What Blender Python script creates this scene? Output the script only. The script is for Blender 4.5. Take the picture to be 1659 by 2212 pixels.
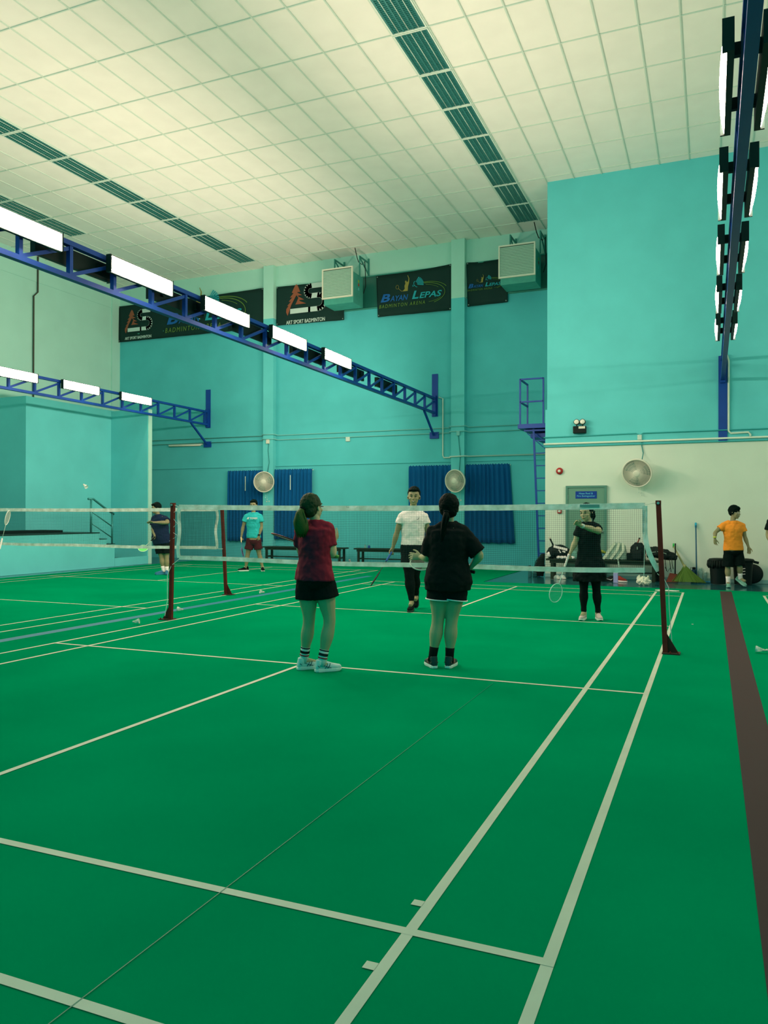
import bpy, bmesh, math, random
from mathutils import Vector, Matrix, noise
random.seed(7)
PI = math.pi
SC = bpy.context.scene
COL = SC.collection
for o in list(bpy.data.objects):
    bpy.data.objects.remove(o)

# ------------------------------------------------------------------ camera
FPX, CX, CY = 1685.93, 829.5, 1106.0
CAM = Vector((3.49438612, -8.39062412, 1.38490967))
YAW, PITCH, ROLL = 0.396844826, 0.004168511, 0.002089137
def cam_axes():
    cy, sy, cp, sp = math.cos(YAW), math.sin(YAW), math.cos(PITCH), math.sin(PITCH)
    f = Vector((-sy*cp, cy*cp, sp)); r = Vector((cy, sy, 0)); u = r.cross(f)
    cr, sr = math.cos(ROLL), math.sin(ROLL)
    return r*cr + u*sr, u*cr - r*sr, f
RT, UP, FW = cam_axes()
cd = bpy.data.cameras.new('camera')
cam = bpy.data.objects.new('camera', cd)
COL.objects.link(cam)
cd.sensor_fit = 'HORIZONTAL'; cd.sensor_width = 36.0; cd.lens = 36.0*FPX/1659.0
cd.clip_end = 200
m = Matrix((RT, UP, -FW)).transposed().to_4x4(); m.translation = CAM
cam.matrix_world = m
SC.camera = cam
# ------------------------------------------------------------------ world, exposure
SC.view_settings.view_transform = 'Standard'
SC.view_settings.look = 'None'
SC.view_settings.gamma = 1.0
SC.view_settings.use_curve_mapping = False
SC.view_settings.exposure = 0.0
WORLD_COL, WORLD_STR = (0.0, 0.60, 0.62, 1), 1.0
LAMP_COL, LAMP_STR = (1.0, 0.73, 0.57, 1), 158.0
w = bpy.data.worlds.new('world'); SC.world = w; w.use_nodes = True
w.node_tree.nodes['Background'].inputs[0].default_value = WORLD_COL
w.node_tree.nodes['Background'].inputs[1].default_value = WORLD_STR
ROOM_BACK = -13.0      # no wall built behind the camera, so the teal world adds fill light

# ------------------------------------------------------------------ measuring
def ray(u, v):
    return (RT*((u-CX)/FPX) - UP*((v-CY)/FPX) + FW)
def on(u, v, ax, val):
    d = ray(u, v); k = 'xyz'.index(ax)
    return CAM + d*((val-CAM[k])/d[k])
def at(u, v, D):
    return CAM + ray(u, v)*D

# ------------------------------------------------------------------ materials
MATS = {}
def mat(name, col, rough=0.6, metal=0.0, spec=0.2, var=0.0, vscale=5.0, bump=0.0, bscale=60.0, emit=None, estr=0.0, alpha=1.0, trans=0.0, sheen=0.0):
    if name in MATS: return MATS[name]
    m = bpy.data.materials.new(name); m.use_nodes = True
    nt = m.node_tree; b = nt.nodes['Principled BSDF']
    b.inputs['Base Color'].default_value = (*col, 1)
    b.inputs['Roughness'].default_value = rough
    b.inputs['Metallic'].default_value = metal
    b.inputs['Specular IOR Level'].default_value = spec
    b.inputs['Alpha'].default_value = alpha
    b.inputs['Transmission Weight'].default_value = trans
    if sheen: b.inputs['Sheen Weight'].default_value = sheen
    if emit:
        b.inputs['Emission Color'].default_value = (*emit, 1); b.inputs['Emission Strength'].default_value = estr
    tc = None
    if var or bump:
        tc = nt.nodes.new('ShaderNodeTexCoord')
    if var:
        n = nt.nodes.new('ShaderNodeTexNoise'); n.inputs['Scale'].default_value = vscale; n.inputs['Detail'].default_value = 5
        nt.links.new(tc.outputs['Object'], n.inputs['Vector'])
        r = nt.nodes.new('ShaderNodeValToRGB')
        r.color_ramp.elements[0].position = 0.3; r.color_ramp.elements[1].position = 0.72
        r.color_ramp.elements[0].color = (*[c*(1-var) for c in col], 1)
        r.color_ramp.elements[1].color = (*[min(1, c*(1+var)) for c in col], 1)
        nt.links.new(n.outputs['Fac'], r.inputs['Fac']); nt.links.new(r.outputs['Color'], b.inputs['Base Color'])
    if bump:
        n2 = nt.nodes.new('ShaderNodeTexNoise'); n2.inputs['Scale'].default_value = bscale; n2.inputs['Detail'].default_value = 4
        nt.links.new(tc.outputs['Object'], n2.inputs['Vector'])
        bp = nt.nodes.new('ShaderNodeBump'); bp.inputs['Strength'].default_value = bump; bp.inputs['Distance'].default_value = 0.01
        nt.links.new(n2.outputs['Fac'], bp.inputs['Height']); nt.links.new(bp.outputs['Normal'], b.inputs['Normal'])
    MATS[name] = m
    return m
M_CEIL = mat('ceiling_tile', (.86, .88, .80), .9, var=.03, vscale=2)
M_GRID = mat('ceiling_grid', (.60, .74, .64), .7)
M_WBLUE = mat('light_blue_paint', (.12, .62, .63), .75, var=.05, vscale=1.5)
M_WDEEP = mat('blue_paint', (.085, .55, .575), .75, var=.05, vscale=1.5)
M_WWHITE = mat('white_paint', (.42, .78, .66), .8, var=.03, vscale=1.5)
M_WCREAM = mat('cream_paint', (.66, .80, .66), .8, var=.03, vscale=1.5)
M_FLOOR = mat('green_court_mat', (.0, .26, .108), .8, spec=.0, var=.10, vscale=.7, bump=.05, bscale=200)
M_FLOOR.node_tree.nodes['Principled BSDF'].inputs['Specular Tint'].default_value = (.05, 1, .6, 1)
M_BORDER = mat('blue_floor_paint', (.01, .10, .11), .16, spec=.6, var=.08, vscale=1.2)
M_LINE = mat('white_line', (.56, .64, .50), .6, var=.06, vscale=4)
M_STRB = mat('blue_stripe', (.03, .22, .30), .6)
M_STRR = mat('brown_stripe', (.055, .030, .030), .7)
M_STEELB = mat('blue_steel', (.002, .055, .33), .45, spec=.4, var=.08, vscale=3)
M_DARK = mat('dark_housing', (.004, .02, .016), .5)
M_LAMP = mat('lit_diffuser', (.9, .85, .75), .5, emit=LAMP_COL[:3], estr=LAMP_STR)
M_LAMP2 = mat('lit_diffuser_dimmer', (.9, .85, .75), .5, emit=LAMP_COL[:3], estr=LAMP_STR*.42)
M_ALU = mat('brushed_aluminium', (.30, .42, .38), .4, metal=.6)
M_CREAMP = mat('cream_plastic', (.72, .74, .60), .45)
M_PVC = mat('pvc_pipe', (.55, .74, .64), .5)
M_REDPOST = mat('red_steel', (.14, .018, .010), .6, var=.2, vscale=12)
M_BANNER = mat('black_banner', (.006, .035, .03), .7, bump=.3, bscale=6)
M_CURT = mat('blue_curtain', (.0, .10, .28), .9)
M_BENCH = mat('dark_wood', (.012, .03, .016), .6, var=.2, vscale=8)
M_NET = mat('net_cord', (.012, .05, .05), .8)
M_TAPE = mat('white_tape', (.84, .88, .72), .7, var=.28, vscale=9, bump=.5, bscale=25)
M_WHITE = mat('white_cloth', (.86, .84, .78), .8)
M_BLACKC = mat('black_cloth', (.002, .009, .008), .9, spec=.1, bump=.3, bscale=40)
M_GREYDOOR = mat('grey_green_door', (.13, .30, .22), .5)
M_BLACKP = mat('black_plastic', (.002, .010, .009), .5)
M_CORK = mat('cork', (.7, .66, .55), .6)
M_FEATHER = mat('white_feather', (.85, .86, .76), .7)

# ------------------------------------------------------------------ mesh helpers
def frame_of(t):
    t = t.normalized()
    a = Vector((0, 0, 1)) if abs(t.z) < .92 else Vector((1, 0, 0))
    s = t.cross(a).normalized()
    return s, s.cross(t).normalized()
class MB:
    def __init__(s): s.v = []; s.f = []; s.m = []
    def add(s, vs, fs, mi=0):
        k = len(s.v); s.v += [tuple(x) for x in vs]
        for f in fs: s.f.append(tuple(i+k for i in f)); s.m.append(mi)
        return s
    def quad(s, a, b, c, d, mi=0): return s.add([a, b, c, d], [(0, 1, 2, 3)], mi)
    def box(s, x0, x1, y0, y1, z0, z1, mi=0):
        vs = [(x, y, z) for z in (z0, z1) for y in (y0, y1) for x in (x0, x1)]
        return s.add(vs, [(0, 2, 3, 1), (4, 5, 7, 6), (0, 1, 5, 4), (2, 6, 7, 3), (0, 4, 6, 2), (1, 3, 7, 5)], mi)
    def bar(s, a, b, w, h=None, up=None, mi=0):
        a = Vector(a); b = Vector(b); h = w if h is None else h
        t = (b-a).normalized()
        if up is None: sd, u = frame_of(t)
        else:
            sd = t.cross(Vector(up)).normalized(); u = sd.cross(t)
        vs = [p + sd*(i*w/2) + u*(j*h/2) for p in (a, b) for j in (-1, 1) for i in (-1, 1)]
        return s.add(vs, [(0, 1, 3, 2), (4, 6, 7, 5), (0, 4, 5, 1), (2, 3, 7, 6), (0, 2, 6, 4), (1, 5, 7, 3)], mi)
    def loft(s, secs, n=16, mi=0, cap=True, closed=False):
        """secs: (centre, side vector*radius, up vector*radius)"""
        k0 = len(s.v); vs = []
        for c, a, b in secs:
            for i in range(n):
                t = 2*PI*i/n
                vs.append(Vector(c) + Vector(a)*math.cos(t) + Vector(b)*math.sin(t))
        fs = []
        m_ = len(secs)
        for j in range(m_ if closed else m_-1):
            for i in range(n):
                a0 = j*n+i; a1 = j*n+(i+1) % n; b0 = ((j+1) % m_)*n+i; b1 = ((j+1) % m_)*n+(i+1) % n
                fs.append((a0, a1, b1, b0))
        if cap and not closed:
            fs.append(tuple(range(n-1, -1, -1))); fs.append(tuple((m_-1)*n+i for i in range(n)))
        return s.add(vs, fs, mi)
    def tube(s, pts, r, n=10, mi=0, closed=False, cap=True):
        pts = [Vector(p) for p in pts]; N = len(pts)
        rr = r if isinstance(r, (list, tuple)) else [r]*N
        secs = []; prev = None
        for i, p in enumerate(pts):
            if closed: t = pts[(i+1) % N] - pts[i-1]
            else: t = pts[min(i+1, N-1)] - pts[max(i-1, 0)]
            if t.length < 1e-9: t = Vector((0, 0, 1))
            t.normalize()
            if prev is None: sd, u = frame_of(t)
            else:
                sd = (prev - t*prev.dot(t))
                if sd.length < 1e-6: sd, u = frame_of(t)
                sd.normalize(); u = sd.cross(t)
            prev = sd
            secs.append((p, sd*rr[i], u*rr[i]))
        return s.loft(secs, n, mi, cap, closed)
    def ell(s, c, a, b, d, nu=16, nv=10, mi=0):
        """ellipsoid: centre and three half-axis vectors"""
        c, a, b, d = Vector(c), Vector(a), Vector(b), Vector(d)
        vs = [c-d]; fs = []
        for j in range(1, nv):
            ph = -PI/2 + PI*j/nv
            for i in range(nu):
                t = 2*PI*i/nu
                vs.append(c + (a*math.cos(t) + b*math.sin(t))*math.cos(ph) + d*math.sin(ph))
        vs.append(c+d); top = len(vs)-1
        for i in range(nu): fs.append((0, 1+(i+1) % nu, 1+i))
        for j in range(nv-2):
            for i in range(nu):
                a0 = 1+j*nu+i; a1 = 1+j*nu+(i+1) % nu
                fs.append((a0, a1, a1+nu, a0+nu))
        k = 1+(nv-2)*nu
        for i in range(nu): fs.append((k+i, k+(i+1) % nu, top))
        return s.add(vs, fs, mi)
    def ball(s, c, r, nu=12, nv=8, mi=0):
        return s.ell(c, (r, 0, 0), (0, r, 0), (0, 0, r), nu, nv, mi)
    def lathe(s, c, prof, axis=(0, 0, 1), n=24, mi=0):
        ax = Vector(axis).normalized(); sd, u = frame_of(ax)
        return s.loft([(Vector(c)+ax*h, sd*max(r, 1e-4), u*max(r, 1e-4)) for r, h in prof], n, mi)
    def prism(s, pts, nrm, th, mi=0):
        """flat outline in 3-D (list of points) extruded by th along nrm"""
        n = len(pts); nrm = Vector(nrm)*th
        vs = [Vector(p) for p in pts] + [Vector(p)+nrm for p in pts]
        fs = [tuple(range(n-1, -1, -1)), tuple(range(n, 2*n))] + [(i, (i+1) % n, n+(i+1) % n, n+i) for i in range(n)]
        return s.add(vs, fs, mi)
ORG = {}
def build(name, mb, mats, parent=None, smooth=False, bevel=0, fixn=True):
    me = bpy.data.meshes.new(name)
    off = ORG.get(parent.name, Vector()) if parent else Vector()
    me.from_pydata([tuple(Vector(v)-off) for v in mb.v], [], mb.f)
    ms = mats if isinstance(mats, (list, tuple)) else [mats]
    for m_ in ms: me.materials.append(m_)
    me.polygons.foreach_set('material_index', mb.m)
    if fixn:
        bm = bmesh.new(); bm.from_mesh(me); bmesh.ops.recalc_face_normals(bm, faces=bm.faces); bm.to_mesh(me); bm.free()
    if smooth:
        me.polygons.foreach_set('use_smooth', [True]*len(me.polygons))
    me.update()
    o = bpy.data.objects.new(name, me); COL.objects.link(o)
    if parent:
        o.parent = parent
    ORG[o.name] = off
    if bevel:
        b = o.modifiers.new('bevel', 'BEVEL'); b.width = bevel; b.segments = 2; b.limit_method = 'ANGLE'
    return o
def tag(o, label, cat, group=None, kind=None):
    o['label'] = label
    if cat: o['category'] = cat
    if group: o['group'] = group
    if kind: o['kind'] = kind
    return o
def struct(name, mb, mats, **k):
    o = build(name, mb, mats, **k); o['kind'] = 'structure'; return o
def thing(name, loc, label, cat, group=None):
    o = bpy.data.objects.new(name, None); COL.objects.link(o)
    o.location = loc; o.empty_display_size = .1; ORG[o.name] = Vector(loc)
    return tag(o, label, cat, group)
def copy_tree(o, parent=None, label=None, group=None):
    c = o.copy(); COL.objects.link(c)
    if parent: c.parent = parent
    if label: c['label'] = label
    if group: c['group'] = group
    for ch in list(o.children): copy_tree(ch, c)
    ORG[c.name] = ORG.get(o.name, Vector())
    return c
def bake(o):
    dg = bpy.context.evaluated_depsgraph_get()
    me = bpy.data.meshes.new_from_object(o.evaluated_get(dg))
    old = o.data; o.modifiers.clear(); o.data = me; bpy.data.meshes.remove(old)
    return o
def remesh(o, voxel, smooth_it=6, amp=0.0, size=.1, size2=None):
    """fuse the overlapping volumes into one continuous skin"""
    r = o.modifiers.new('remesh', 'REMESH'); r.mode = 'VOXEL'; r.voxel_size = voxel; r.use_smooth_shade = True
    if smooth_it:
        s = o.modifiers.new('smooth', 'SMOOTH'); s.factor = .5; s.iterations = smooth_it
    for k, (a, sz) in enumerate(((amp, size), (amp*.5, size*.4))):
        if a:
            key = 'clouds_%.3f' % sz
            tx = bpy.data.textures.get(key) or bpy.data.textures.new(key, 'CLOUDS'); tx.noise_scale = sz; tx.noise_depth = 1
            d = o.modifiers.new('fold', 'DISPLACE'); d.texture = tx; d.strength = a*4; d.mid_level = .5; d.texture_coords = 'LOCAL'
    return o
def text_mesh(name, s, origin, xd, up, width, mats, parent, shear=0.0, depth=.004, bold=.0, height=None, space=1.0):
    cu = bpy.data.curves.new(name, 'FONT'); cu.body = s; cu.shear = shear; cu.extrude = .5; cu.offset = bold; cu.space_character = space
    cu.resolution_u = 3
    to = bpy.data.objects.new(name, cu)
    me = to.to_mesh().copy(); to.to_mesh_clear()
    bpy.data.objects.remove(to)
    xs = [v.co.x for v in me.vertices]; ys = [v.co.y for v in me.vertices]
    x0, x1, y0, y1 = min(xs), max(xs), min(ys), max(ys)
    sx = width/(x1-x0); sy = sx if height is None else height/(y1-y0)
    xd = Vector(xd); up = Vector(up); nr = xd.cross(up)
    off = ORG.get(parent.name, Vector()) if parent else Vector()
    for v in me.vertices:
        x, y, z = v.co
        v.co = Vector(origin)-off + xd*((x-x0)*sx) + up*((y-y0)*sy) + nr*(z*depth)
    me.materials.clear(); me.materials.append(mats)
    o = bpy.data.objects.new(name, me); COL.objects.link(o)
    if parent: o.parent = parent
    ORG[o.name] = off
    return o
# ================================================================== THE ROOM
H = 8.94; YB = 12.2; YR = 9.32; XW = .05
XR = 15.0; XL = -14.75
# floor with mats, border and court lines in one mesh
fl = MB()
fl.quad((XL-.2, ROOM_BACK, -.004), (XR, ROOM_BACK, -.004), (XR, YB+.1, -.004), (XL-.2, YB+.1, -.004), 1)
for (x0, x1, y0, y1) in [(-10.75, 15.0, ROOM_BACK, 7.47), (-10.95, -.9, 7.47, 11.2)]:
    fl.quad((x0, y0, 0), (x1, y0, 0), (x1, y1, 0), (x0, y1, 0), 0)
LZ = .0015
def line(x0, x1, y0, y1, mi=2, z=LZ): fl.quad((x0, y0, z), (x1, y0, z), (x1, y1, z), (x0, y1, z), mi)
def court(cx, cy, marks=True):
    w = .02
    for sx in (-1, 1):
        line(cx+sx*3.03-w, cx+sx*3.03+w, cy-6.7, cy+6.7)
        line(cx+sx*2.57-w, cx+sx*2.57+w, cy-6.7, cy+6.7, z=LZ*1.3)
    for sy in (-1, 1):
        line(cx-3.05, cx+3.05, cy+sy*6.68-w, cy+sy*6.68+w, z=LZ*1.6)
        line(cx-3.05, cx+3.05, cy+sy*5.96-w, cy+sy*5.96+w, z=LZ*1.6)
        line(cx-3.05, cx+3.05, cy+sy*2.0-w, cy+sy*2.0+w, z=LZ*1.6)
        line(cx-w, cx+w, cy+sy*2.0, cy+sy*6.68, z=LZ*1.9)
        if marks:
            for q in (5.77, 6.19): line(cx+2.51, cx+2.55, cy+sy*q-w, cy+sy*q+w, z=LZ*1.9)
court(0, 0); court(-7.25, 2.92, False); court(7.37, -.05, False)
line(-3.76, -3.60, ROOM_BACK, 7.9, 3, LZ*.6)
line(3.645, 3.84, ROOM_BACK, 7.05+.2, 4, LZ*.6)
fl.quad((1.835, -9.5, LZ*2.2), (1.839, -9.5, LZ*2.2), (1.839, -2.1, LZ*2.2), (1.835, -2.1, LZ*2.2), 5)
M_SEAM = mat('mat_seam', (.0, .24, .15), .5)
struct('floor', fl, [M_FLOOR, M_BORDER, M_LINE, M_STRB, M_STRR, M_SEAM], fixn=False)

# ceiling: slab with an exposed grid of T bars
c = MB(); c.box(XL-.3, XR+.3, ROOM_BACK, YB+.3, H+.004, H+.15, 0)
gx = .06
x = gx - .6*25
while x < XR:
    if x > XL: c.box(x-.010, x+.010, ROOM_BACK, YB, H-.012, H+.01, 1)
    x += .6
y = 4.17 - 1.22*14
while y < YB:
    if y > ROOM_BACK: c.box(XL, XR, y-.010, y+.010, H-.0115, H+.01, 1)
    y += 1.22
struct('ceiling', c, [M_CEIL, M_GRID])

# walls
b = MB(); b.box(XL-.3, XW, YB, YB+.25, 0, 7.33, 0); b.box(XL-.3, XW, YB, YB+.25, 7.33, H+.1, 1)
struct('wall_back', b, [M_WDEEP, M_WWHITE])
b = MB(); b.box(XW-.02, XR, YR, YR+.2, 0, 2.93, 1); b.box(XW-.02, XR, YR, YR+.2, 2.93, 3.78, 0); b.box(XW+.02, XR, YR+.01, YR+.2, 3.78, H+.1, 0)
b.box(XW, XW+.2, YR+.2, YB+.2, 0, H+.1, 0)
struct('wall_right', b, [M_WBLUE, M_WCREAM])
b = MB(); b.box(XR, XR+.2, ROOM_BACK, YR+.2, 0, H+.1, 0)
struct('wall_far_right', b, [M_WBLUE])
b = MB(); b.box(XL-.25, XL, ROOM_BACK, YB+.2, 0, 8.2, 0); b.box(XL-.25, XL+.015, ROOM_BACK, YB+.2, 8.2, H+.1, 0)
b.box(XL, XL+.05, 11.83, 12.2, 0, H, 0)
struct('wall_left', b, [M_WWHITE])
# stage surround: block, far wing, stage front
b = MB(); b.box(XL, -12.54, 6.35, 9.56, 0, 4.40, 0); b.box(-12.54, -11.22, 9.40, 9.56, 0, 4.38, 0)
b.box(-11.22, -11.2, 9.415, 9.56, 0, 4.38, 1)  # end face set in the paler paint for the light it catches
struct('wall_stage', b, [M_WBLUE, M_WWHITE])
b = MB(); b.box(XL, -11.2, ROOM_BACK, 7.485, 0, .90, 0); b.box(-12.54, -11.2, 7.485, 7.755, 0, .74, 0); b.box(-12.54, -11.2, 7.755, 8.06, 0, .60, 0)
b.box(-12.54, -11.31, 8.06, 9.40, 0, .14, 0); b.box(-11.3, -11.2, 8.065, 9.41, 0, .22, 0)
b.box(XL, -11.19, ROOM_BACK, 7.50, .90, .925, 1); b.box(-12.5, -11.19, 7.485, 7.765, .74, .755, 1); b.box(-12.5, -11.19, 7.755, 8.07, .60, .615, 1)
b.box(-12.5, -11.31, 8.07, 9.39, .14, .15, 1)
struct('floor_stage', b, [M_WBLUE, mat('dark_stage_edge', (.006, .035, .03), .6)])
b = MB(); b.box(-12.5, -11.75, ROOM_BACK+5, on(136, 1150, 'x', -11.75).y, .925, .99, 0)
tag(build('stage_carpet', b, [M_BLACKC], bevel=.005), 'dark carpet platform lying along the stage floor', 'carpet')
# pilasters on the back wall
for i, (x0, x1) in enumerate([(-9.05, -8.70), (-3.08, -2.70)]):
    b = MB(); b.box(x0, x1, YB-.17, YB, 0, 7.33, 0); b.box(x0, x1, YB-.17, YB, 7.33, H, 1)
    struct('trim_%d' % (i+1), b, [M_WBLUE, M_WWHITE])
b = MB()
for (x0, x1) in [(XL, -9.05), (-8.70, -3.08), (-2.70, XW)]: b.box(x0, x1, YB-.03, YB, 2.86, 2.89, 0)
struct('trim_3', b, [M_WDEEP])
# clerestory windows, dark glass behind the banners
for i, (x0, x1) in enumerate([(XL+.1, -9.1), (-8.60, -3.14), (-2.66, 0.0)]):
    b = MB(); b.box(x0, x1, YB-.02, YB+.0, 7.36, 8.27, 0)
    o = struct('window_%d' % (i+1), b, [mat('dark_green_glass', (.01, .13, .10), .35, spec=.5)])
    b = MB()
    for z in (7.345, 8.27): b.box(x0-.02, x1+.02, YB-.05, YB-.001, z-.015, z+.015, 0)
    n = max(1, int((x1-x0)/1.8))
    for k in range(n+1): b.box(x0+(x1-x0)*k/n-.012, x0+(x1-x0)*k/n+.012, YB-.035, YB-.001, 7.36, 8.27, 0)
    build('window_frame', b, [mat('green_frame', (.05, .30, .24), .5)], o)
b = MB(); b.box(XW-.02, XR, YR-.008, YR, 0, .08)
struct('baseboard_right', b, [mat('skirting', (.25, .50, .46), .6)])

# ================================================================== TROFFERS
ORD = ['first', 'second', 'third', 'fourth', 'fifth', 'sixth', 'seventh', 'eighth', 'ninth', 'tenth', 'eleventh']
def troffer():
    x0, x1, y0, y1 = 0, .6, 0, 1.22
    t = thing('ceiling_light', (0, 0, 0), 'x', 'ceiling light', 'louvred ceiling lights')
    f = MB(); z0 = -.016
    f.box(x0+.012, x0+.032, y0+.012, y1-.012, z0, 0); f.box(x1-.032, x1-.012, y0+.012, y1-.012, z0, 0)
    f.box(x0+.03, x1-.03, y0+.012, y0+.035, z0, 0); f.box(x0+.03, x1-.03, y1-.035, y1-.012, z0, 0)
    build('frame', f, [mat('white_frame', (.70, .84, .74), .5)], t)
    g = MB(); g.quad((x0+.03, y0+.03, -.0015), (x1-.03, y0+.03, -.0015), (x1-.03, y1-.03, -.0015), (x0+.03, y1-.03, -.0015))
    build('reflector', g, [mat('dark_reflector', (.03, .22, .21), .35, metal=.3)], t, fixn=False)
    l = MB()
    for k in range(4):
        xx = .05 + k*(.5/3); l.box(xx-.012, xx+.012, y0+.035, y1-.035, -.014, -.003)
    nb = 26
    for j in range(nb):
        yy = .06 + j*(1.10/(nb-1)); l.box(x0+.035, x1-.035, yy-.004, yy+.004, -.014, -.002)
    build('louvre', l, [mat('teal_louvre', (.10, .36, .33), .3, metal=.6)], t)
    u = MB()
    for k in range(3):
        xx = .05 + (k+.5)*(.5/3); u.tube([(xx, .05, -.009), (xx, y1-.05, -.009)], .008, 8)
    build('fluorescent_tube', u, [mat('unlit_tube', (.55, .72, .62), .2)], t, smooth=True)
    return t
tf = troffer(); first = True
strips = [(-1.14, 11.49, 9, 'the middle row'), (-9.54, 11.49, 9, 'the left row'), (-12.54, 7.83, 4, 'the far left row')]
for x0, yend, n, nm in strips:
    for k in range(n):
        lab = 'louvred ceiling light in %s, %s' % (nm, 'the one at the wall end' if k == 0 else '%s counting from the wall end' % ORD[k])
        o = tf if first else copy_tree(tf)
        o['label'] = lab; o['group'] = 'louvred ceiling lights in ' + nm
        o.location = (x0, yend-1.22*(k+1), H-.006); first = False

# ================================================================== TRUSSES AND THEIR LAMPS
def truss(X, y0, y1, zpost0, zpost1, label, start, brace=True):
    zb, zt = 4.20, 4.66
    t = thing('lighting_truss', (X, y1, zb), label, 'truss', None)
    def p(name, mb): return build(name, mb, [M_STEELB], t)
    p('bottom_chord', MB().box(X-.04, X+.04, y0, y1, zb, zb+.06))
    p('top_chord', MB().box(X-.04, X+.04, y0, y1, zt-.06, zt))
    ys = []; y = start
    while y > y0: y -= .74
    y += .74
    while y < y1-.2: ys.append(y); y += .74
    for y in ys: p('upright', MB().box(X-.03, X+.03, y-.025, y+.025, zb+.06, zt-.06))
    for a, bb in zip(ys, ys[1:]+[y1]):
        p('diagonal', MB().bar((X, a+.03, zb+.07), (X, bb-.02, zt-.09), .045, .035, up=(1, 0, 0)))
    p('wall_post', MB().box(X-.085, X+.085, y1-.02, y1, zpost0, zpost1).box(X-.05, X+.05, y1-.10, y1-.02, zb-.05, zt+.05))
    if brace:
        p('brace', MB().bar((X, y1-.9, zb), (X-.02, y1-.06, 3.62), .05).box(X-.14, X+.12, y1-.05, y1, 3.52, 3.70))
    return t
T1X, T2X, T3X, T4X = -3.60, -11.16, 3.72, 11.0
truss(T1X, -12.2, YB, 4.13, 5.32, 'blue steel lighting truss crossing the hall from upper left to the banner wall', -.49)
truss(T2X, -12.2, YB, 4.13, 5.34, 'smaller looking blue lighting truss at the far left above the stage side', 6.068)
truss(T3X, -12.2, YR, 2.92, 4.72, 'blue lighting truss seen from below running to the right wall', -.49, False)
truss(T4X, -12.2, YR, 2.92, 4.72, 'unseen blue lighting truss added over the court to the right', -.49, False)  # out of view, added to carry the extra lamps on the right
def lamp():
    """1.2 m long, facing +x, origin at the middle of its back"""
    t = thing('truss_lamp', (0, 0, 0), 'x', 'lamp', 'truss lamps')
    h = MB(); L = .62
    h.box(0, .045, -L, L, -.11, .11); h.box(.045, .075, -L, -L+.02, -.11, .11); h.box(.045, .075, L-.02, L, -.11, .11)
    h.box(.045, .060, -L, L, .10, .11)
    h.box(-.045, 0, -.40, -.36, -.03, .06); h.box(-.045, 0, .36, .40, -.03, .06)
    build('housing', h, [M_DARK], t)
    d = MB(); secs = []
    for i in range(13):
        q = -1+2*i/12; y = q*(L-.02); bul = .040*max(.04, 1-q*q)**.5
        ring = []
        for j in range(9):
            a = -PI/2 + PI*j/8
            ring.append((.046+bul*math.cos(a)**.6 if math.cos(a) > 0 else .046, y, .098*math.sin(a)))
        secs.append(ring)
    vs = [p for r in secs for p in r]
    fs = [(i*9+j, i*9+j+1, (i+1)*9+j+1, (i+1)*9+j) for i in range(12) for j in range(8)]
    d.add(vs, fs)
    build('diffuser', d, [M_LAMP], t, smooth=True)
    return t
lp = lamp(); first = True
lp2 = None
def put_lamp(X, y, side, z, label, group):
    global first, lp2
    if X > 0 or X < -10:
        o = copy_tree(lp if lp2 is None else lp2)
        if lp2 is None:
            lp2 = o
            for ch in o.children:
                if ch.name.startswith('diffuser'): ch.data = ch.data.copy(); ch.data.materials[0] = M_LAMP2
    else:
        o = lp if first else copy_tree(lp)
        first = False
    o['label'] = label; o['group'] = group
    o.location = (X+side*.085, y, z); o.rotation_euler = (0, 0, 0 if side > 0 else PI)
    return o
ORD = ['first', 'second', 'third', 'fourth', 'fifth', 'sixth', 'seventh', 'eighth', 'ninth', 'tenth', 'eleventh']
def yrow(us, X): return [.5*(on(a, 700, 'x', X).y+on(b_, 700, 'x', X).y) for a, b_ in us]
y1r = yrow([(700, 758), (587, 661), (441, 537), (235, 373)], T1X+.14)
y1r += [on(134, 700, 'x', T1X+.14).y-.62]
for k, y in enumerate(y1r):
    put_lamp(T1X, y, 1, 4.545, 'glowing lamp on the diagonal truss, %s from the banner wall' % ORD[k], 'lit lamps on the diagonal truss')
for k, y in enumerate([8.95, 6.95, 4.95, 2.95, .95, -1.05]):
    put_lamp(T1X, y, -1, 4.50, 'dark backed lamp behind the diagonal truss, %s from the banner wall' % ORD[k], 'far side lamps on the diagonal truss')
y2r = yrow([(262, 328), (136, 215), (-10, 78)], T2X+.14)
y2r += [y2r[-1]-1.95*k for k in (1, 2, 3)]
for k, y in enumerate(y2r):
    put_lamp(T2X, y, 1, 4.56, 'small glowing lamp on the far left truss, %s from its wall end' % ORD[k], 'lit lamps on the far left truss')
for side, nm in ((-1, 'left'), (1, 'right')):
    for k, y in enumerate([5.72, 3.72, 1.70, -.28, -2.22]):
        put_lamp(T3X, y, side, 4.53, 'lamp on the %s side of the overhead right truss, %s from the wall' % (nm, ORD[k]), 'lamps on the %s side of the right truss' % nm)
for k, y in enumerate([5.7, 3.7, 1.7, -.3]):  # out-of-view lamps added to light the right side
    put_lamp(T4X, y, -1, 4.53, 'unseen lamp added over the right hand court, %s from the wall' % ORD[k], 'unseen added lamps over the right court')
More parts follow.
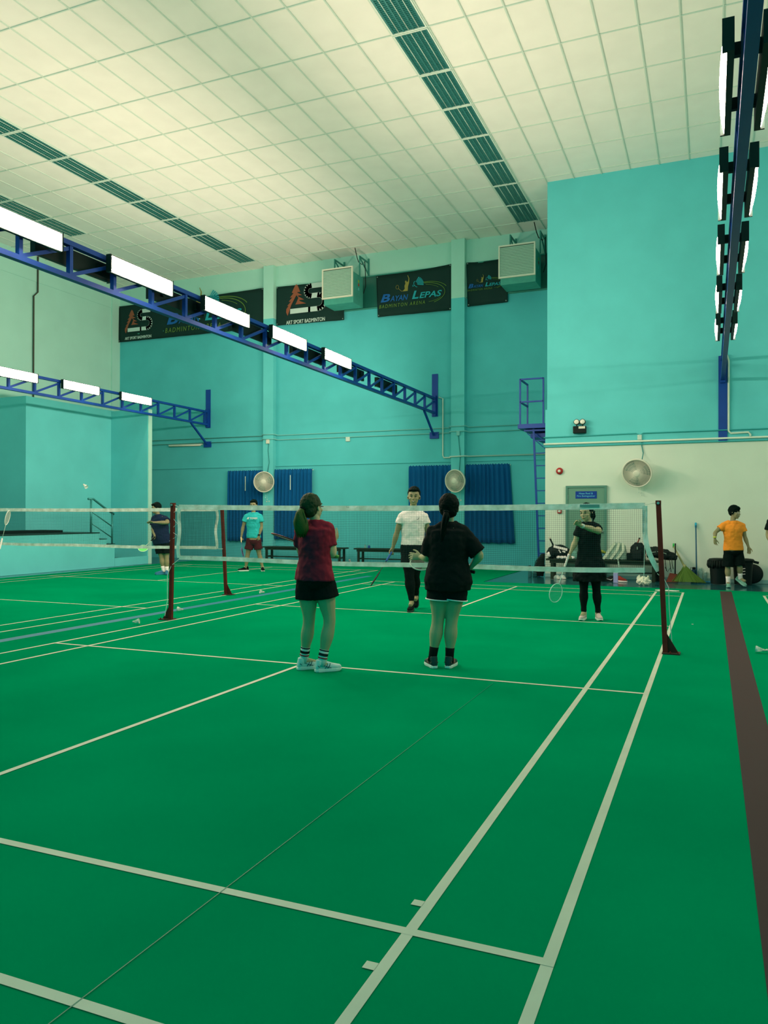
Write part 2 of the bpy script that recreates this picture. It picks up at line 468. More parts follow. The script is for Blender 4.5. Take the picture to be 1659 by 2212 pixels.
# ================================================================== NETS AND POSTS
def net(X0, X1, Y, zt, zb, sag, label, lace=True):
    """net hung along x between X0 and X1; white tape round all four sides"""
    t = thing('badminton_net', ((X0+X1)/2, Y, zb), label, 'net')
    def ztop(x): q = (x-X0)/(X1-X0); return zt - sag*4*q*(1-q)
    def zbot(x): q = (x-X0)/(X1-X0); return zb - sag*.8*4*q*(1-q) + .006*math.sin(x*2.3)
    def yy(x, h): return Y + .012*math.sin(x*1.7+h)*h
    M = MB(); n = int((X1-X0)/.0205); th = .0015
    xs = [X0+(X1-X0)*i/n for i in range(n+1)]
    rows = 34
    def pt(x, k): h = k/rows; return Vector((x, yy(x, h), ztop(x)+(zbot(x)-ztop(x))*h))
    for x in xs:
        prev = None
        for k in (0, rows//2, rows):
            p = pt(x, k)
            if prev is not None: M.bar(prev, p, th, th, up=(0, 1, 0))
            prev = p
    step = 10
    for k in range(1, rows):
        pts = [pt(x, k) for x in xs[::step]] + [pt(xs[-1], k)]
        for a, b_ in zip(pts, pts[1:]): 
            if (b_-a).length > 1e-4: M.bar(a, b_, th, th*1.2, up=(0, 0, 1))
    build('mesh', M, [M_NET], t, fixn=False)
    def tape(fz, h, nm, k):
        T = MB(); pts = [X0+(X1-X0)*i/90 for i in range(91)]
        vs = []; fs = []
        for i, x in enumerate(pts):
            wv = .004*math.sin(x*9+k)+.003*math.sin(x*23+k*2)
            z = fz(x)
            for (dy, dz) in ((-.006, h/2), (.006, h/2), (.006, -h/2), (-.006, -h/2)):
                vs.append((x, yy(x, k)+dy+wv*(.5 if dz < 0 else 1), z+dz+ .003*noise.noise(Vector((x*7, k, dz*40)))))
        for i in range(90):
            for j in range(4): fs.append((i*4+j, i*4+(j+1) % 4, (i+1)*4+(j+1) % 4, (i+1)*4+j))
        fs += [(3, 2, 1, 0), (360, 361, 362, 363)]
        T.add(vs, fs); build(nm, T, [M_TAPE], t)
    tape(lambda x: ztop(x)-.030, .062, 'top_tape', 0)
    tape(lambda x: zbot(x)+.012, .052, 'bottom_tape', 1)
    for sx, X in ((-1, X0), (1, X1)):
        T = MB(); prev = None
        for i in range(13):
            q = i/12; z = zt-.03+(zb+.01-zt+.03)*q
            flare = (.13*max(0, q-.35)**2/.42 if (sx > 0 and lace) else .012*math.sin(q*9))
            p = Vector((X+sx*.0+flare*sx, Y-.004+.012*math.sin(q*7), z))
            if prev is not None: T.bar(prev, p+(p-prev)*.05, .05, .007, up=(0, 1, 0))
            prev = p
        build('side_tape', T, [M_TAPE], t)
    return t
net_a = net(-2.93, 2.87, 0, 1.518, .815, .022, 'long badminton net across the near court, white taped edges')
R_ = MB(); R_.tube([(2.87, -.01, 1.50), (2.975, 0, 1.515)], .003, 6); R_.tube([(2.875, -.01, 1.46), (2.865, -.01, .95), (2.86, -.01, .72)], .003, 6)
R_.tube([(2.99, -.01, .80), (3.06, -.02, .74), (3.10, -.02, .66), (3.105, -.02, .45), (3.13, -.02, .12), (3.14, .0, .02)], .004, 6)
R_.tube([(-2.93, -.01, 1.49), (-3.0, 0, 1.512)], .003, 6); R_.tube([(-2.92, 0, .81), (-3.05, 0, .72), (-3.10, -.02, .60), (-3.10, -.02, .25), (-3.14, -.02, .05)], .004, 6)
R_.tube([(-2.95, 0, 1.46), (-3.06, -.01, 1.38), (-2.96, 0, 1.27), (-3.07, -.01, 1.18), (-2.95, 0, 1.11), (-3.08, -.01, 1.04)], .003, 6)
build('tie_cord', R_, [M_TAPE], net_a)
M_LBL = mat('tape_label', (.10, .30, .28), .6)
build('tape_label', MB().box(2.22, 2.42, -.012, -.009, 1.472, 1.502), [M_LBL], net_a)
net_b = net(-10.1, -4.40, 2.95, 1.512, .80, .012, 'second badminton net farther off, over the left court', False)
R_ = MB(); R_.tube([(-4.40, 2.95, 1.50), (-4.29, 2.95, 1.50)], .004, 6); R_.tube([(-4.40, 2.95, .80), (-4.27, 2.95, .80)], .004, 6)
build('tie_cord', R_, [M_TAPE], net_b)
def post(base, top, side, h, label):
    t = thing('net_post', base, label, 'net post', None)
    b = Vector(base); tp = Vector(top)
    build('upright', MB().bar(b+Vector((0, 0, .01)), tp, .048, .042, up=(0, 1, 0)).bar(tp-Vector((0, 0, .035)), tp+Vector((0, 0, .006)), .052, .05, up=(0, 1, 0)), [M_REDPOST], t)
    build('base_plate', MB().box(b.x-.03 if side > 0 else b.x-.14, b.x+.14 if side > 0 else b.x+.03, b.y-.08, b.y+.08, 0, .012), [mat('rust_plate', (.05, .03, .02), .6)], t)
    build('gusset', MB().prism([(b.x+side*.02, b.y-.005, .012), (b.x+side*.125, b.y-.005, .012), (b.x+side*.013, b.y-.005, .20)], (0, 1, 0), .01), [mat('dark_gusset', (.06, .022, .012), .6)], t)
    q = MB()
    for dx in (.05, .12): q.lathe((b.x+side*dx, b.y-.055, .012), [(.008, 0), (.008, .012), (.004, .013), (.004, .02)], n=8)
    build('bolt', q, [M_REDPOST], t)
    build('pulley', MB().lathe(tp+Vector((0, -.03, -.02)), [(.014, -.004), (.014, .006)], (0, 1, 0), 12), [M_ALU], t)
    return t
post((3.07, -.03, 0), (3.0, 0, 1.535), 1, 1.5, 'dark red steel post holding the right end of the near net')
post((-3.085, .03, 0), (-3.03, 0, 1.535), -1, 1.5, 'dark red steel post holding the left end of the near net')
post((-4.27, 3.05, 0), (-4.29, 2.95, 1.53), 1, 1.5, 'dark red steel post of the farther net, seen through the near one')

# ================================================================== BANNERS
def banner(pts, label, mk):
    """pts: tl, tr, br, bl in (x, z) on the back wall; mk draws the print"""
    t = thing('banner', (pts[0][0], YB-.06, pts[3][1]), label, 'banner', 'banners on the back wall')
    n = 40; m_ = 8; B = MB(); vs = []; fs = []
    for j in range(m_+1):
        for i in range(n+1):
            a = i/n; b_ = j/m_
            x = (pts[0][0]*(1-a)+pts[1][0]*a)*(1-b_) + (pts[3][0]*(1-a)+pts[2][0]*a)*b_
            z = (pts[0][1]*(1-a)+pts[1][1]*a)*(1-b_) + (pts[3][1]*(1-a)+pts[2][1]*a)*b_
            z += -.03*math.sin(a*PI)*(1-b_)
            vs.append((x, YB-.06+.008*math.sin(x*5+b_*3)+.006*math.sin(x*13), z))
    for j in range(m_):
        for i in range(n): fs.append((j*(n+1)+i, j*(n+1)+i+1, (j+1)*(n+1)+i+1, (j+1)*(n+1)+i))
    B.add(vs, fs); o = build('sheet', B, [M_BANNER], t, smooth=True)
    s = o.modifiers.new('s', 'SOLIDIFY'); s.thickness = .004
    e = MB()
    for q in pts: e.lathe((q[0]+(.04 if q in (pts[0], pts[3]) else -.04), YB-.085, q[1]+(-.04 if q in (pts[0], pts[1]) else .04)), [(.016, 0), (.016, .004)], (0, -1, 0), 10)
    build('eyelet', e, [M_ALU], t)
    mk(t); return t
M_PB = mat('print_blue', (.012, .13, .42), .6); M_PC = mat('print_cyan', (.02, .38, .45), .6)
M_PG = mat('print_green', (.13, .26, .05), .6); M_PY = mat('print_ochre', (.30, .27, .06), .6)
M_PO = mat('print_orange', (.30, .10, .05), .6); M_PS = mat('print_silver', (.56, .74, .68), .6)
YP = YB-.082
def poly(mb, pts, x, z, s, mi=0):
    mb.prism([(x+a*s, YP, z+b_*s) for a, b_ in pts], (0, -1, 0), .004, mi)
def stroke(mb, pts, x, z, s, w, mi=0):
    P = [Vector((x+a*s, YP-.001, z+b_*s)) for a, b_ in pts]
    n = len(P)
    for i in range(n-1):
        ww = (w[i] if isinstance(w, (list, tuple)) else w)*s
        d = (P[i+1]-P[i]).normalized()*ww*.25
        mb.bar(P[i]-d, P[i+1]+d, ww, .003, up=(0, 1, 0), mi=mi)
def as_logo(t, x, z, s):
    # pine tree with a leaning leg
    g = MB()
    poly(g, [(.30, 1.0), (.36, .93), (.45, .72), (.34, .72), (.34, .70), (.52, .60), (.37, .60), (.37, .57), (.60, .44), (.40, .44), (.44, .40), (.68, .30), (.26, .30), (.30, .36), (.38, .52), (.30, .62), (.10, .30), (-.04, -.06), (-.10, .06), (-.09, .18), (.0, .28), (-.06, .28), (.09, .42), (.0, .42), (.14, .56), (.05, .56), (.19, .70), (.12, .72), (.24, .94)], x, z, s)
    build('tree_emblem', g, [M_PO], t)
    g = MB(); pts = [(1.30, .98), (.85, .98)]
    for k in range(0, 9): a = PI/2+PI*k/8; pts.append((.85+.17*math.cos(a), .81+.17*math.sin(a)))
    pts += [(1.15, .64)]
    for k in range(0, 9): a = PI/2-PI*k/8; pts.append((1.15+.23*math.cos(a), .41+.23*math.sin(a)))
    pts += [(.80, .18), (.10, .18)]
    stroke(g, [(a, b_-.10) for a, b_ in pts], x, z, s, .17)
    build('s_emblem', g, [M_PS], t)
    text_mesh('lettering', 'ART SPORT BADMINTON', (x-.10*s, YP, z-.36*s), (1, 0, 0), (0, 0, 1), 1.50*s, M_PS, t, bold=.012, height=.13*s)
def bl_logo(t, x, z, wd):
    s = wd
    text_mesh('lettering', 'B', (x, YP, z), (1, 0, 0), (0, 0, 1), .15*s, M_PB, t, shear=.25, bold=.03, height=.115*s)
    text_mesh('lettering', 'AYAN', (x+.15*s, YP, z), (1, 0, 0), (0, 0, 1), .275*s, M_PB, t, shear=.25, bold=.015, height=.078*s)
    text_mesh('lettering', 'L', (x+.485*s, YP, z), (1, 0, 0), (0, 0, 1), .10*s, M_PC, t, shear=.25, bold=.03, height=.115*s)
    text_mesh('lettering', 'EPAS', (x+.595*s, YP, z), (1, 0, 0), (0, 0, 1), .335*s, M_PC, t, shear=.25, bold=.02, height=.085*s)
    text_mesh('lettering', 'BADMINTON ARENA', (x-.02*s, YP, z-.085*s), (1, 0, 0), (0, 0, 1), .70*s, M_PG, t, shear=.18, height=.05*s, space=1.35)
    g = MB()   # jumping player silhouette with a racket
    poly(g, [(.36, .125), (.42, .125), (.425, .19), (.44, .24), (.445, .30), (.42, .35), (.415, .345), (.432, .30), (.425, .26), (.405, .25), (.40, .27), (.385, .275), (.378, .26), (.385, .235), (.37, .20), (.375, .16), (.35, .135), (.325, .128)], x, z, s)
    el = [(.26+.022*math.cos(a*PI/8), .195+.028*math.sin(a*PI/8)) for a in range(17)]
    stroke(g, el, x, z, s, .005); stroke(g, [(.275, .175), (.325, .13)], x, z, s, .005)
    build('player_emblem', g, [M_PY], t)
    g = MB()
    for k in range(7):
        a = math.radians(58-k*11); r0, r1 = .05, .145
        poly(g, [(.515+r0*math.cos(a-.05), .205+r0*math.sin(a-.05)*.8), (.515+r1*math.cos(a-.06), .205+r1*math.sin(a-.06)*.8), (.515+r1*math.cos(a+.06), .205+r1*math.sin(a+.06)*.8), (.515+r0*math.cos(a+.05), .205+r0*math.sin(a+.05)*.8)], x, z, s)
    stroke(g, [(.53, .25), (.512, .235), (.512, .205), (.54, .175), (.56, .165)], x, z, s, .008)
    stroke(g, [(.495, .20), (.495, .18), (.51, .185), (.525, .19)], x, z, s, .007)
    build('shuttle_emblem', g, [M_PC], t)
    g = MB()
    def arc(cx, cy, rx, ry, a0, a1, w_): stroke(g, [(cx+rx*math.cos(math.radians(a0+(a1-a0)*i/16)), cy+ry*math.sin(math.radians(a0+(a1-a0)*i/16))) for i in range(17)], x, z, s, w_)
    arc(.70, .09, .31, .135, 98, 20, .008); arc(.68, .06, .295, .15, 92, -62, .008); arc(.64, .04, .30, .15, 80, 38, .005); arc(.72, .04, .22, .10, -30, -85, .006)
    build('swoosh_emblem', g, [M_PG], t)
banner([(-14.70, 8.32), (-9.10, 8.32), (-9.10, 7.10), (-14.70, 7.12)], 'widest black banner at left, partly behind the diagonal truss, two printed logos', lambda t: (as_logo(t, -14.35, 7.43, .72), bl_logo(t, -12.72, 7.52, 3.05)))
banner([(-8.66, 8.30), (-6.42, 8.30), (-6.38, 7.08), (-8.66, 7.12)], 'black banner with orange tree and silver S, behind the left louvred unit', lambda t: as_logo(t, -8.22, 7.43, .87))
banner([(-5.36, 8.24), (-3.10, 8.32), (-3.10, 7.04), (-5.32, 7.06)], 'black banner with blue lettering and yellow swooshes, left of the right pilaster', lambda t: bl_logo(t, -5.22, 7.46, 1.98))
banner([(-2.68, 8.30), (-1.53, 8.30), (-1.53, 7.10), (-2.65, 7.09)], 'narrow black banner right of the pilaster, small logo, partly behind the louvred unit', lambda t: bl_logo(t, -2.62, 7.58, .98))

# ================================================================== LOUVRED UNITS
def fan_unit(x, label, wd=.95, z0=7.46, z1=8.30, yf=11.2):
    t = thing('ventilation_unit', (x, yf, z0), label, 'ventilation unit', 'louvred units hanging by the back wall')
    x0, x1 = x, x+wd; Mg = mat('grey_green_metal', (.06, .34, .27), .5, var=.1)
    build('casing', MB().box(x0+.04, x1-.0, yf+.03, YB-.30, z0-.16, z1-.14), [Mg], t, bevel=.01)
    f = MB(); w_ = .035
    f.box(x0, x1, yf-.02, yf+.03, z0, z0+w_); f.box(x0, x1, yf-.02, yf+.03, z1-w_, z1); f.box(x0, x0+w_, yf-.02, yf+.03, z0+w_, z1-w_); f.box(x1-w_, x1, yf-.02, yf+.03, z0+w_, z1-w_)
    build('front_frame', f, [M_CREAMP], t)
    l = MB(); n = 19
    for k in range(n):
        z = z0+w_+.02+(z1-z0-2*w_-.02)*k/n
        l.bar((x0+w_, yf+.0, z), (x1-w_, yf+.0, z), .006, .030, up=(0, -.5, 1))
    build('louvre', l, [mat('grey_louvre', (.33, .56, .44), .5)], t)
    build('back_plate', MB().box(x0+w_, x1-w_, yf+.025, yf+.035, z0+w_, z1-w_), [mat('grey_dark', (.05, .20, .16), .6)], t)
    for xx in (x0+.22, x1+.05):
        k = MB(); k.box(xx-.02, xx+.02, YB-.05, YB, z1+.0, z1+.48); k.bar((xx, YB-.03, z1+.36), (xx, yf+.35, z1+.36), .035, .035); k.bar((xx, YB-.03, z1+.02), (xx, yf+.35, z1+.34), .03, .03)
        k.box(xx-.015, xx+.015, yf+.33, yf+.37, z1-.2, z1+.38)
        build('hanging_bracket', k, [mat('grey_green_metal2', (.04, .26, .21), .5)], t)
    s = MB(); xs = x1
    for i, (zz, mi) in enumerate([(z1-.36, 0), (z1-.46, 1), (z1-.58, 2)]): s.box(xs, xs+.004, 11.55, 11.63, zz, zz+.07, mi)
    build('sticker', s, [mat('st_y', (.25, .42, .05), .6), mat('st_r', (.35, .06, .03), .6), mat('st_b', (.1, .5, .5), .6)], t)
    cab = MB().tube([(x1-.12, yf+.4, H), (x1-.06, yf+.4, z1+.38), (x1+.0, yf+.38, z1+.22), (x1+.1, yf+.4, z1+.14), (x1+.16, yf+.45, z1+.24), (x1+.16, yf+.5, z1-.05), (x1+.17, yf+.5, z1-.45), (x1+.10, yf+.5, z1-.65)], .012, 8)
    build('cable', cab, [M_BLACKP], t, smooth=True)
fan_unit(-6.62, 'louvred ventilation unit hanging in front of the tree logo banner')
fan_unit(-1.54, 'louvred ventilation unit hanging in the corner beside the tall right wall')

# ================================================================== CURTAINS
def curtain(x0, x1, z0, z1, label, seed=0, flare=.0, slit=None):
    t = MB(); n = int((x1-x0)/.012); rows = 14; vs = []; fs = []
    for j in range(rows+1):
        q = j/rows
        for i in range(n+1):
            a = i/n
            x = x0+(x1-x0)*a + flare*q*(a-.2)
            ph = (x0+(x1-x0)*a)*2*PI/.125 + 1.4*noise.noise(Vector(((x0+a)*2.2, seed, q*.5)))*3
            amp = (.012 if q < .06 else .03+.018*noise.noise(Vector((a*9, seed, 2))))
            vs.append((x, YB-.085+amp*math.sin(ph), z1+(z0-z1)*q + .012*math.sin(ph*.5)*(1 if j == rows else 0) + (.012*math.sin(ph*1.7) if j == 0 else 0)))
    for j in range(rows):
        for i in range(n): fs.append((j*(n+1)+i, j*(n+1)+i+1, (j+1)*(n+1)+i+1, (j+1)*(n+1)+i))
    t.add(vs, fs); o = build('curtain', t, [M_CURT], smooth=True)
    s = o.modifiers.new('s', 'SOLIDIFY'); s.thickness = .004
    tag(o, label, 'curtain', 'blue curtains on the back wall')
    rod = MB().tube([(x0-.02, YB-.05, z1-.03), (x1+.02, YB-.05, z1-.03)], .012, 8)
    build('rod', rod, [M_PVC], o)
    if slit:  # pale strip painted in for window light between the curtains
        build('painted_light_slit', MB().box(slit-.012, slit+.012, YB-.136, YB-.134, z1-.62, z1-.18), [mat('slit_light_paint', (.6, .8, .7), .6)], o)
curtain(-10.37, -9.08, .58, 2.75, 'blue curtain behind the fan at left, dark pilaster on its right', 1, 0, -9.70)
curtain(-8.68, -7.40, .66, 2.76, 'blue curtain right of the left wall fan, above a bench end', 2, 0, -8.12)
curtain(-4.34, -3.10, .66, 2.77, 'blue curtain behind the man in white, left of a pilaster', 3)
curtain(-2.68, -1.47, .64, 2.77, 'blue curtain flaring at the bottom, nearest to the ladder', 4, .18)

# ================================================================== WALL FANS
def wall_fan(c, aim, label, mount, cord=None, blur=0):
    c = Vector(c); a = Vector(aim).normalized(); sd, u = frame_of(a)
    t = thing('wall_fan', c, label, 'fan', 'wall fans'); R0 = .30
    g = MB(); g.lathe(c, [(R0, -.06), (R0+.012, -.03), (R0+.014, 0), (R0+.012, .02), (R0-.012, .02), (R0-.014, 0), (R0-.014, -.06)], a, 40)
    build('rim', g, [M_CREAMP], t, smooth=True)
    g = MB(); nn = 84
    for k in range(nn):
        th = 2*PI*k/nn; d1 = sd*math.cos(th)+u*math.sin(th); th2 = th+.25; d2 = sd*math.cos(th2)+u*math.sin(th2)
        g.bar(c+d1*.07+a*.055, c+d2*R0+a*.015, .0042, .0042)
        g.bar(c+d2*R0-a*.05, c+d1*.10-a*.15, .003, .003)
    for rr in (.13, .19, .25):
        g.tube([c+(sd*math.cos(2*PI*k/30)+u*math.sin(2*PI*k/30))*rr+a*(.055-.04*(rr-.07)/.23) for k in range(30)], .002, 5, closed=True)
    build('grille', g, [M_CREAMP], t)
    g = MB(); g.lathe(c, [(.001, .066), (.05, .064), (.075, .055), (.075, .045)], a, 24); build('badge', g, [M_CREAMP], t, smooth=True)
    b_ = MB()
    for k in range(3):
        th0 = 2*PI*k/3+.3; vs = []; fs = []
        for i in range(7):
            th = th0+i*.17
            for j in range(5):
                r = .05+.215*j/4; d = sd*math.cos(th)+u*math.sin(th)
                vs.append(c+d*r+a*(.02-.012*i)*(1))
        for i in range(6):
            for j in range(4): fs.append((i*5+j, i*5+j+1, (i+1)*5+j+1, (i+1)*5+j))
        b_.add(vs, fs)
    o = build('blade', b_, [mat('clear_grey_blade', (.07, .22, .16), .5)], t, smooth=True); s = o.modifiers.new('s', 'SOLIDIFY'); s.thickness = .004
    g = MB(); g.lathe(c, [(.05, -.03), (.085, -.08), (.09, -.17), (.06, -.21)], a, 24); build('motor', g, [M_CREAMP], t, smooth=True)
    mt = Vector(mount); g = MB(); g.tube([c-a*.17, c-a*.19+Vector((0, 0, -.14)), mt+Vector((0, -.05, 0))], .018, 10); g.box(mt.x-.06, mt.x+.06, mt.y-.05, mt.y-.001, mt.z-.09, mt.z+.09)
    build('wall_bracket', g, [M_CREAMP], t)
    g = MB()
    for dx, L in ((-.03, .32), (.03, .38)):
        p0 = mt+Vector((dx, -.06, -.05)); g.tube([p0, p0-Vector((0, 0, L))], .0025, 6); g.ball(p0-Vector((0, 0, L)), .014)
    build('pull_cord', g, [M_PVC], t)
    if cord:
        build('power_cord', MB().tube([Vector(p) for p in cord], .010, 8), [mat('cord_teal', (.03, .28, .27), .6)], t, smooth=True)
    return t
f1 = on(570, 1041, 'y', YB-.45); f2 = on(983, 1039, 'y', YB-.45); f3 = on(1376, 1022, 'y', YR-.36)
wall_fan(f1, (.35, -1, -.05), 'pale wall fan with clear blades on the left pilaster', (f1.x-.05, YB-.17, f1.z-.1), [(f1.x-.05, YB-.20, f1.z+.2), (f1.x+.02, YB-.18, f1.z+.6), (f1.x-.02, YB-.18, f1.z+.95), (f1.x, YB-.18, 3.60)])
wall_fan(f2, (-.25, -1, -.12), 'greenish wall fan high on the right pilaster beside the ladder curtain', (f2.x+.05, YB-.17, f2.z-.1), [(f2.x+.05, YB-.22, f2.z+.25), (f2.x+.06, YB-.18, f2.z+.7), (f2.x+.0, YB-.18, 3.62)])
wall_fan(f3, (-.12, -.85, -.28), 'largest looking wall fan tilted down on the cream right wall', (f3.x+.04, YR, f3.z-.03), [(f3.x+.08, YR-.12, f3.z+.28), (f3.x+.10, YR-.02, f3.z+.45), (f3.x+.07, YR-.02, f3.z+.6), (f3.x+.07, YR-.02, 2.99)])

# ================================================================== PIPES AND BOXES
def pipe(pts, r, name, label, m_=M_PVC, n=8):
    return tag(build(name, MB().tube(pts, r, n), [m_], smooth=True), label, 'pipe')
yb = YB-.03; yc = YB-.20
M_PT = mat('pipe_teal', (.20, .58, .55), .5)
for z0, nm in ((3.80, 'upper'), (3.66, 'lower')):
    pts = []
    for x in (XL+.1, -9.10): pts.append((x, yb, z0))
    pts += [(-9.08, yc, z0+.02), (-8.66, yc, z0+.02), (-8.60, yb, z0)]
    pts += [(-3.15, yb, z0+.0), (-3.12, yc, z0+.02), (-2.66, yc, z0+.02), (-2.60, yb, z0), (XW, yb, z0)]
    pipe(pts, .014, 'conduit', '%s thin conduit running along the whole back wall' % nm, M_PT)
pipe([(-3.48, YB-.03, 4.66), (-3.36, YB-.03, 4.62), (-3.36, YB-.03, 3.05), (-3.33, YB-.03, 2.98), (-3.12, YB-.03, 2.98), (-3.10, yc, 2.99), (-2.66, yc, 3.0), (-2.6, yb, 3.0), (XW, yb, 3.0)], .020, 'conduit', 'pale conduit dropping beside the diagonal truss end then turning right', M_PVC)
ya = YR-.03
pipe([(XW-.05, ya, 3.15), (2.0, ya, 3.17), (2.07, ya, 3.12), (2.14, ya, 3.17), (XR, ya, 3.17)], .012, 'conduit', 'thin dark conduit on the right wall, topmost of three', mat('pipe_dark', (.04, .40, .40), .5))
pipe([(XW-.05, ya, 3.0), (XR, ya, 3.0)], .021, 'water_pipe', 'white pipe crossing the right wall under the emergency light', mat('white_pipe', (.66, .82, .68), .45))
pipe([(XW-.05, ya, 2.935), (XR, ya, 2.935)], .012, 'conduit', 'thin dark conduit just below the white wall pipe', MATS['pipe_dark'])
pipe([(3.68, ya, 4.74), (3.80, ya, 4.72), (3.83, ya, 4.6), (3.83, ya, 3.15), (3.87, ya, 3.10), (4.20, ya, 3.11), (4.24, ya, 3.06), (4.24, ya, 3.0)], .020, 'conduit', 'pale conduit dropping beside the right truss wall post', MATS['white_pipe'])
pipe([(XL+.05, 8.6, 4.4), (XL+.05, 8.6, 7.75), (XL+.05, 8.75, 7.9), (XL+.05, 8.75, H)], .022, 'down_cable', 'dark vertical cable on the pale upper left wall', mat('brown_cable', (.06, .06, .04), .6))
def wbox(c, s, label, m_=M_PVC, name='junction_box'):
    b = MB().box(c[0]-s[0]/2, c[0]+s[0]/2, c[1]-s[1], c[1], c[2]-s[2]/2, c[2]+s[2]/2)
    o = build(name, b, [m_], bevel=.006); tag(o, label, 'junction box')
    build('cover_screw', MB().lathe((c[0], c[1]-s[1], c[2]+s[2]*.3), [(.006, 0), (.006, .003)], (0, -1, 0), 8), [M_ALU], o)
    return o
wbox((-6.27, YB-.005, 3.60), (.13, .04, .13), 'white socket box hanging from the conduits mid back wall')
wbox((-8.86, YB-.17, 3.60), (.10, .06, .12), 'socket box above the fan on the left pilaster', M_CREAMP)
wbox((-2.86, YB-.17, 3.62), (.09, .06, .12), 'socket box above the fan on the right pilaster', M_PT)
wbox((2.07, YR, 3.08), (.09, .05, .11), 'small socket box above the fan on the right wall', M_PVC)
# tube lamp on the back wall
tl = thing('wall_tube_light', (-12.0, YB-.05, 3.6), 'slim unlit tube light on the back wall left of the truss foot', 'light')
build('housing', MB().box(-12.66, -11.36, YB-.05, YB-.002, 3.60, 3.64), [M_PVC], tl)
build('tube', MB().tube([(-12.62, YB-.07, 3.59), (-11.40, YB-.07, 3.59)], .018, 10), [M_CREAMP], tl, smooth=True)
# emergency light
e = thing('emergency_light', (.80, YR-.06, 3.25), 'black emergency light with two round heads on the right wall', 'emergency light')
build('battery_box', MB().box(.665, .945, YR-.13, YR-.001, 3.21, 3.37), [M_BLACKP], e, bevel=.012)
build('label_plate', MB().box(.79, .93, YR-.134, YR-.131, 3.31, 3.36), [M_CREAMP], e)
for x in (.745, .875):
    h = MB(); h.lathe((x, YR-.10, 3.46), [(.045, .05), (.062, .03), (.064, -.03), (.056, -.035)], (.0, 1, .0), 24); h.tube([(x, YR-.09, 3.36), (x, YR-.09, 3.41)], .012, 8)
    hd = build('lamp_head', h, [M_BLACKP], e, smooth=True)
    build('lens', MB().lathe((x, YR-.136, 3.46), [(.056, 0), (.04, .008), (.001, .011)], (0, -1, 0), 24), [mat('pale_lens', (.75, .80, .68), .15)], hd, smooth=True)
# bell, call point
e = thing('alarm_bell', (.354, YR-.04, 2.38), 'round red alarm bell on the cream wall above the door side', 'alarm bell')
build('gong', MB().lathe((.354, YR-.001, 2.385), [(.075, 0), (.078, .02), (.07, .045), (.04, .058), (.001, .06)], (0, -1, 0), 28), [mat('alarm_red', (.38, .03, .025), .35)], e, smooth=True)
build('centre_cap', MB().lathe((.354, YR-.06, 2.385), [(.034, 0), (.030, .012), (.001, .014)], (0, -1, 0), 20), [M_CREAMP], e, smooth=True)
e = thing('call_point', (.355, YR-.03, 1.44), 'small square red fire call point left of the door', 'call point')
build('casing', MB().box(.31, .40, YR-.045, YR-.001, 1.435, 1.53), [mat('alarm_red', (.38, .03, .025), .35)], e, bevel=.005)
build('glass', MB().box(.33, .38, YR-.048, YR-.044, 1.46, 1.505), [M_PVC], e)
# sockets on pilasters
for (x, lab) in ((-8.87, 'left'), (-2.83, 'right')):
    o = build('switch_knob', MB().lathe((x-.04, YB-.171, 1.79), [(.02, 0), (.02, .012)], (0, -1, 0), 12).lathe((x+.04, YB-.171, 1.80), [(.02, 0), (.02, .012)], (0, -1, 0), 12), [M_PVC])
    tag(o, 'pair of small round wall knobs under the fan on the %s pilaster' % lab, 'wall knob')
# door
d = struct('door_1', MB().box(.545, 1.335, YR-.045, YR-.005, .02, 2.0), [M_GREYDOOR])
f = MB().box(.498, .545, YR-.06, YR, 0, 2.05).box(1.335, 1.383, YR-.06, YR, 0, 2.05).box(.545, 1.335, YR-.06, YR, 2.003, 2.05)
build('door_frame', f, [mat('door_frame_green', (.09, .26, .20), .5)], d)
build('sign_plate', MB().box(.713, 1.172, YR-.052, YR-.044, 1.765, 1.925), [mat('sign_blue', (.004, .045, .30), .5)], d)
M_SIGN = mat('sign_letter', (.10, .48, .62), .5)
text_mesh('sign_text', 'Hose Reel &', (.79, YR-.053, 1.858), (1, 0, 0), (0, 0, 1), .30, M_SIGN, d, depth=.002, height=.042, bold=.01)
text_mesh('sign_text', 'Fire Extinguisher', (.745, YR-.053, 1.79), (1, 0, 0), (0, 0, 1), .395, M_SIGN, d, depth=.002, height=.050, bold=.01)
build('door_handle', MB().tube([(1.29, YR-.05, 1.03), (1.29, YR-.09, 1.03), (1.21, YR-.095, 1.03)], .011, 10).lathe((1.29, YR-.045, 1.03), [(.026, 0), (.026, .008)], (0, -1, 0), 16), [M_ALU], d, smooth=True)
for z in (.25, 1.80): build('hinge', MB().box(.54, .552, YR-.06, YR-.044, z-.05, z+.05), [M_ALU], d)

# ================================================================== LADDER AND CAGE
L = thing('access_ladder', (-.2, 9.5, 0), 'blue steel ladder with small railed platform beside the wall corner', 'ladder')
x0, x1, y0, y1 = -.60, .0, 9.55, 10.35
zt = 3.40
build('platform', MB().box(x0-.04, x1+.02, y0-.06, y1, zt, zt+.10).box(x0+.08, x1, y0+.05, y1+.5, zt-.06, zt-.02).box(x0+.2, x1, y0+.2, y1+1.6, zt-.2, zt-.10), [M_STEELB], L)
g = MB(); s_ = .035
for (xx, yy_) in ((x0, y0), (x1-.06, y0), (x0, y1)): g.box(xx-s_/2, xx+s_/2, yy_-s_/2, yy_+s_/2, zt+.1, 4.56)
for zz in (4.545, 4.02): g.bar((x0, y0, zz), (x1-.06, y0, zz), s_); g.bar((x0, y0, zz), (x0, y1, zz), s_)
build('guard_rail', g, [M_STEELB], L)
for xx in (-.30, .0): build('stile', MB().bar((xx, 9.62, zt), (xx+.12, 9.72, .0), .03, .045), [M_STEELB], L)
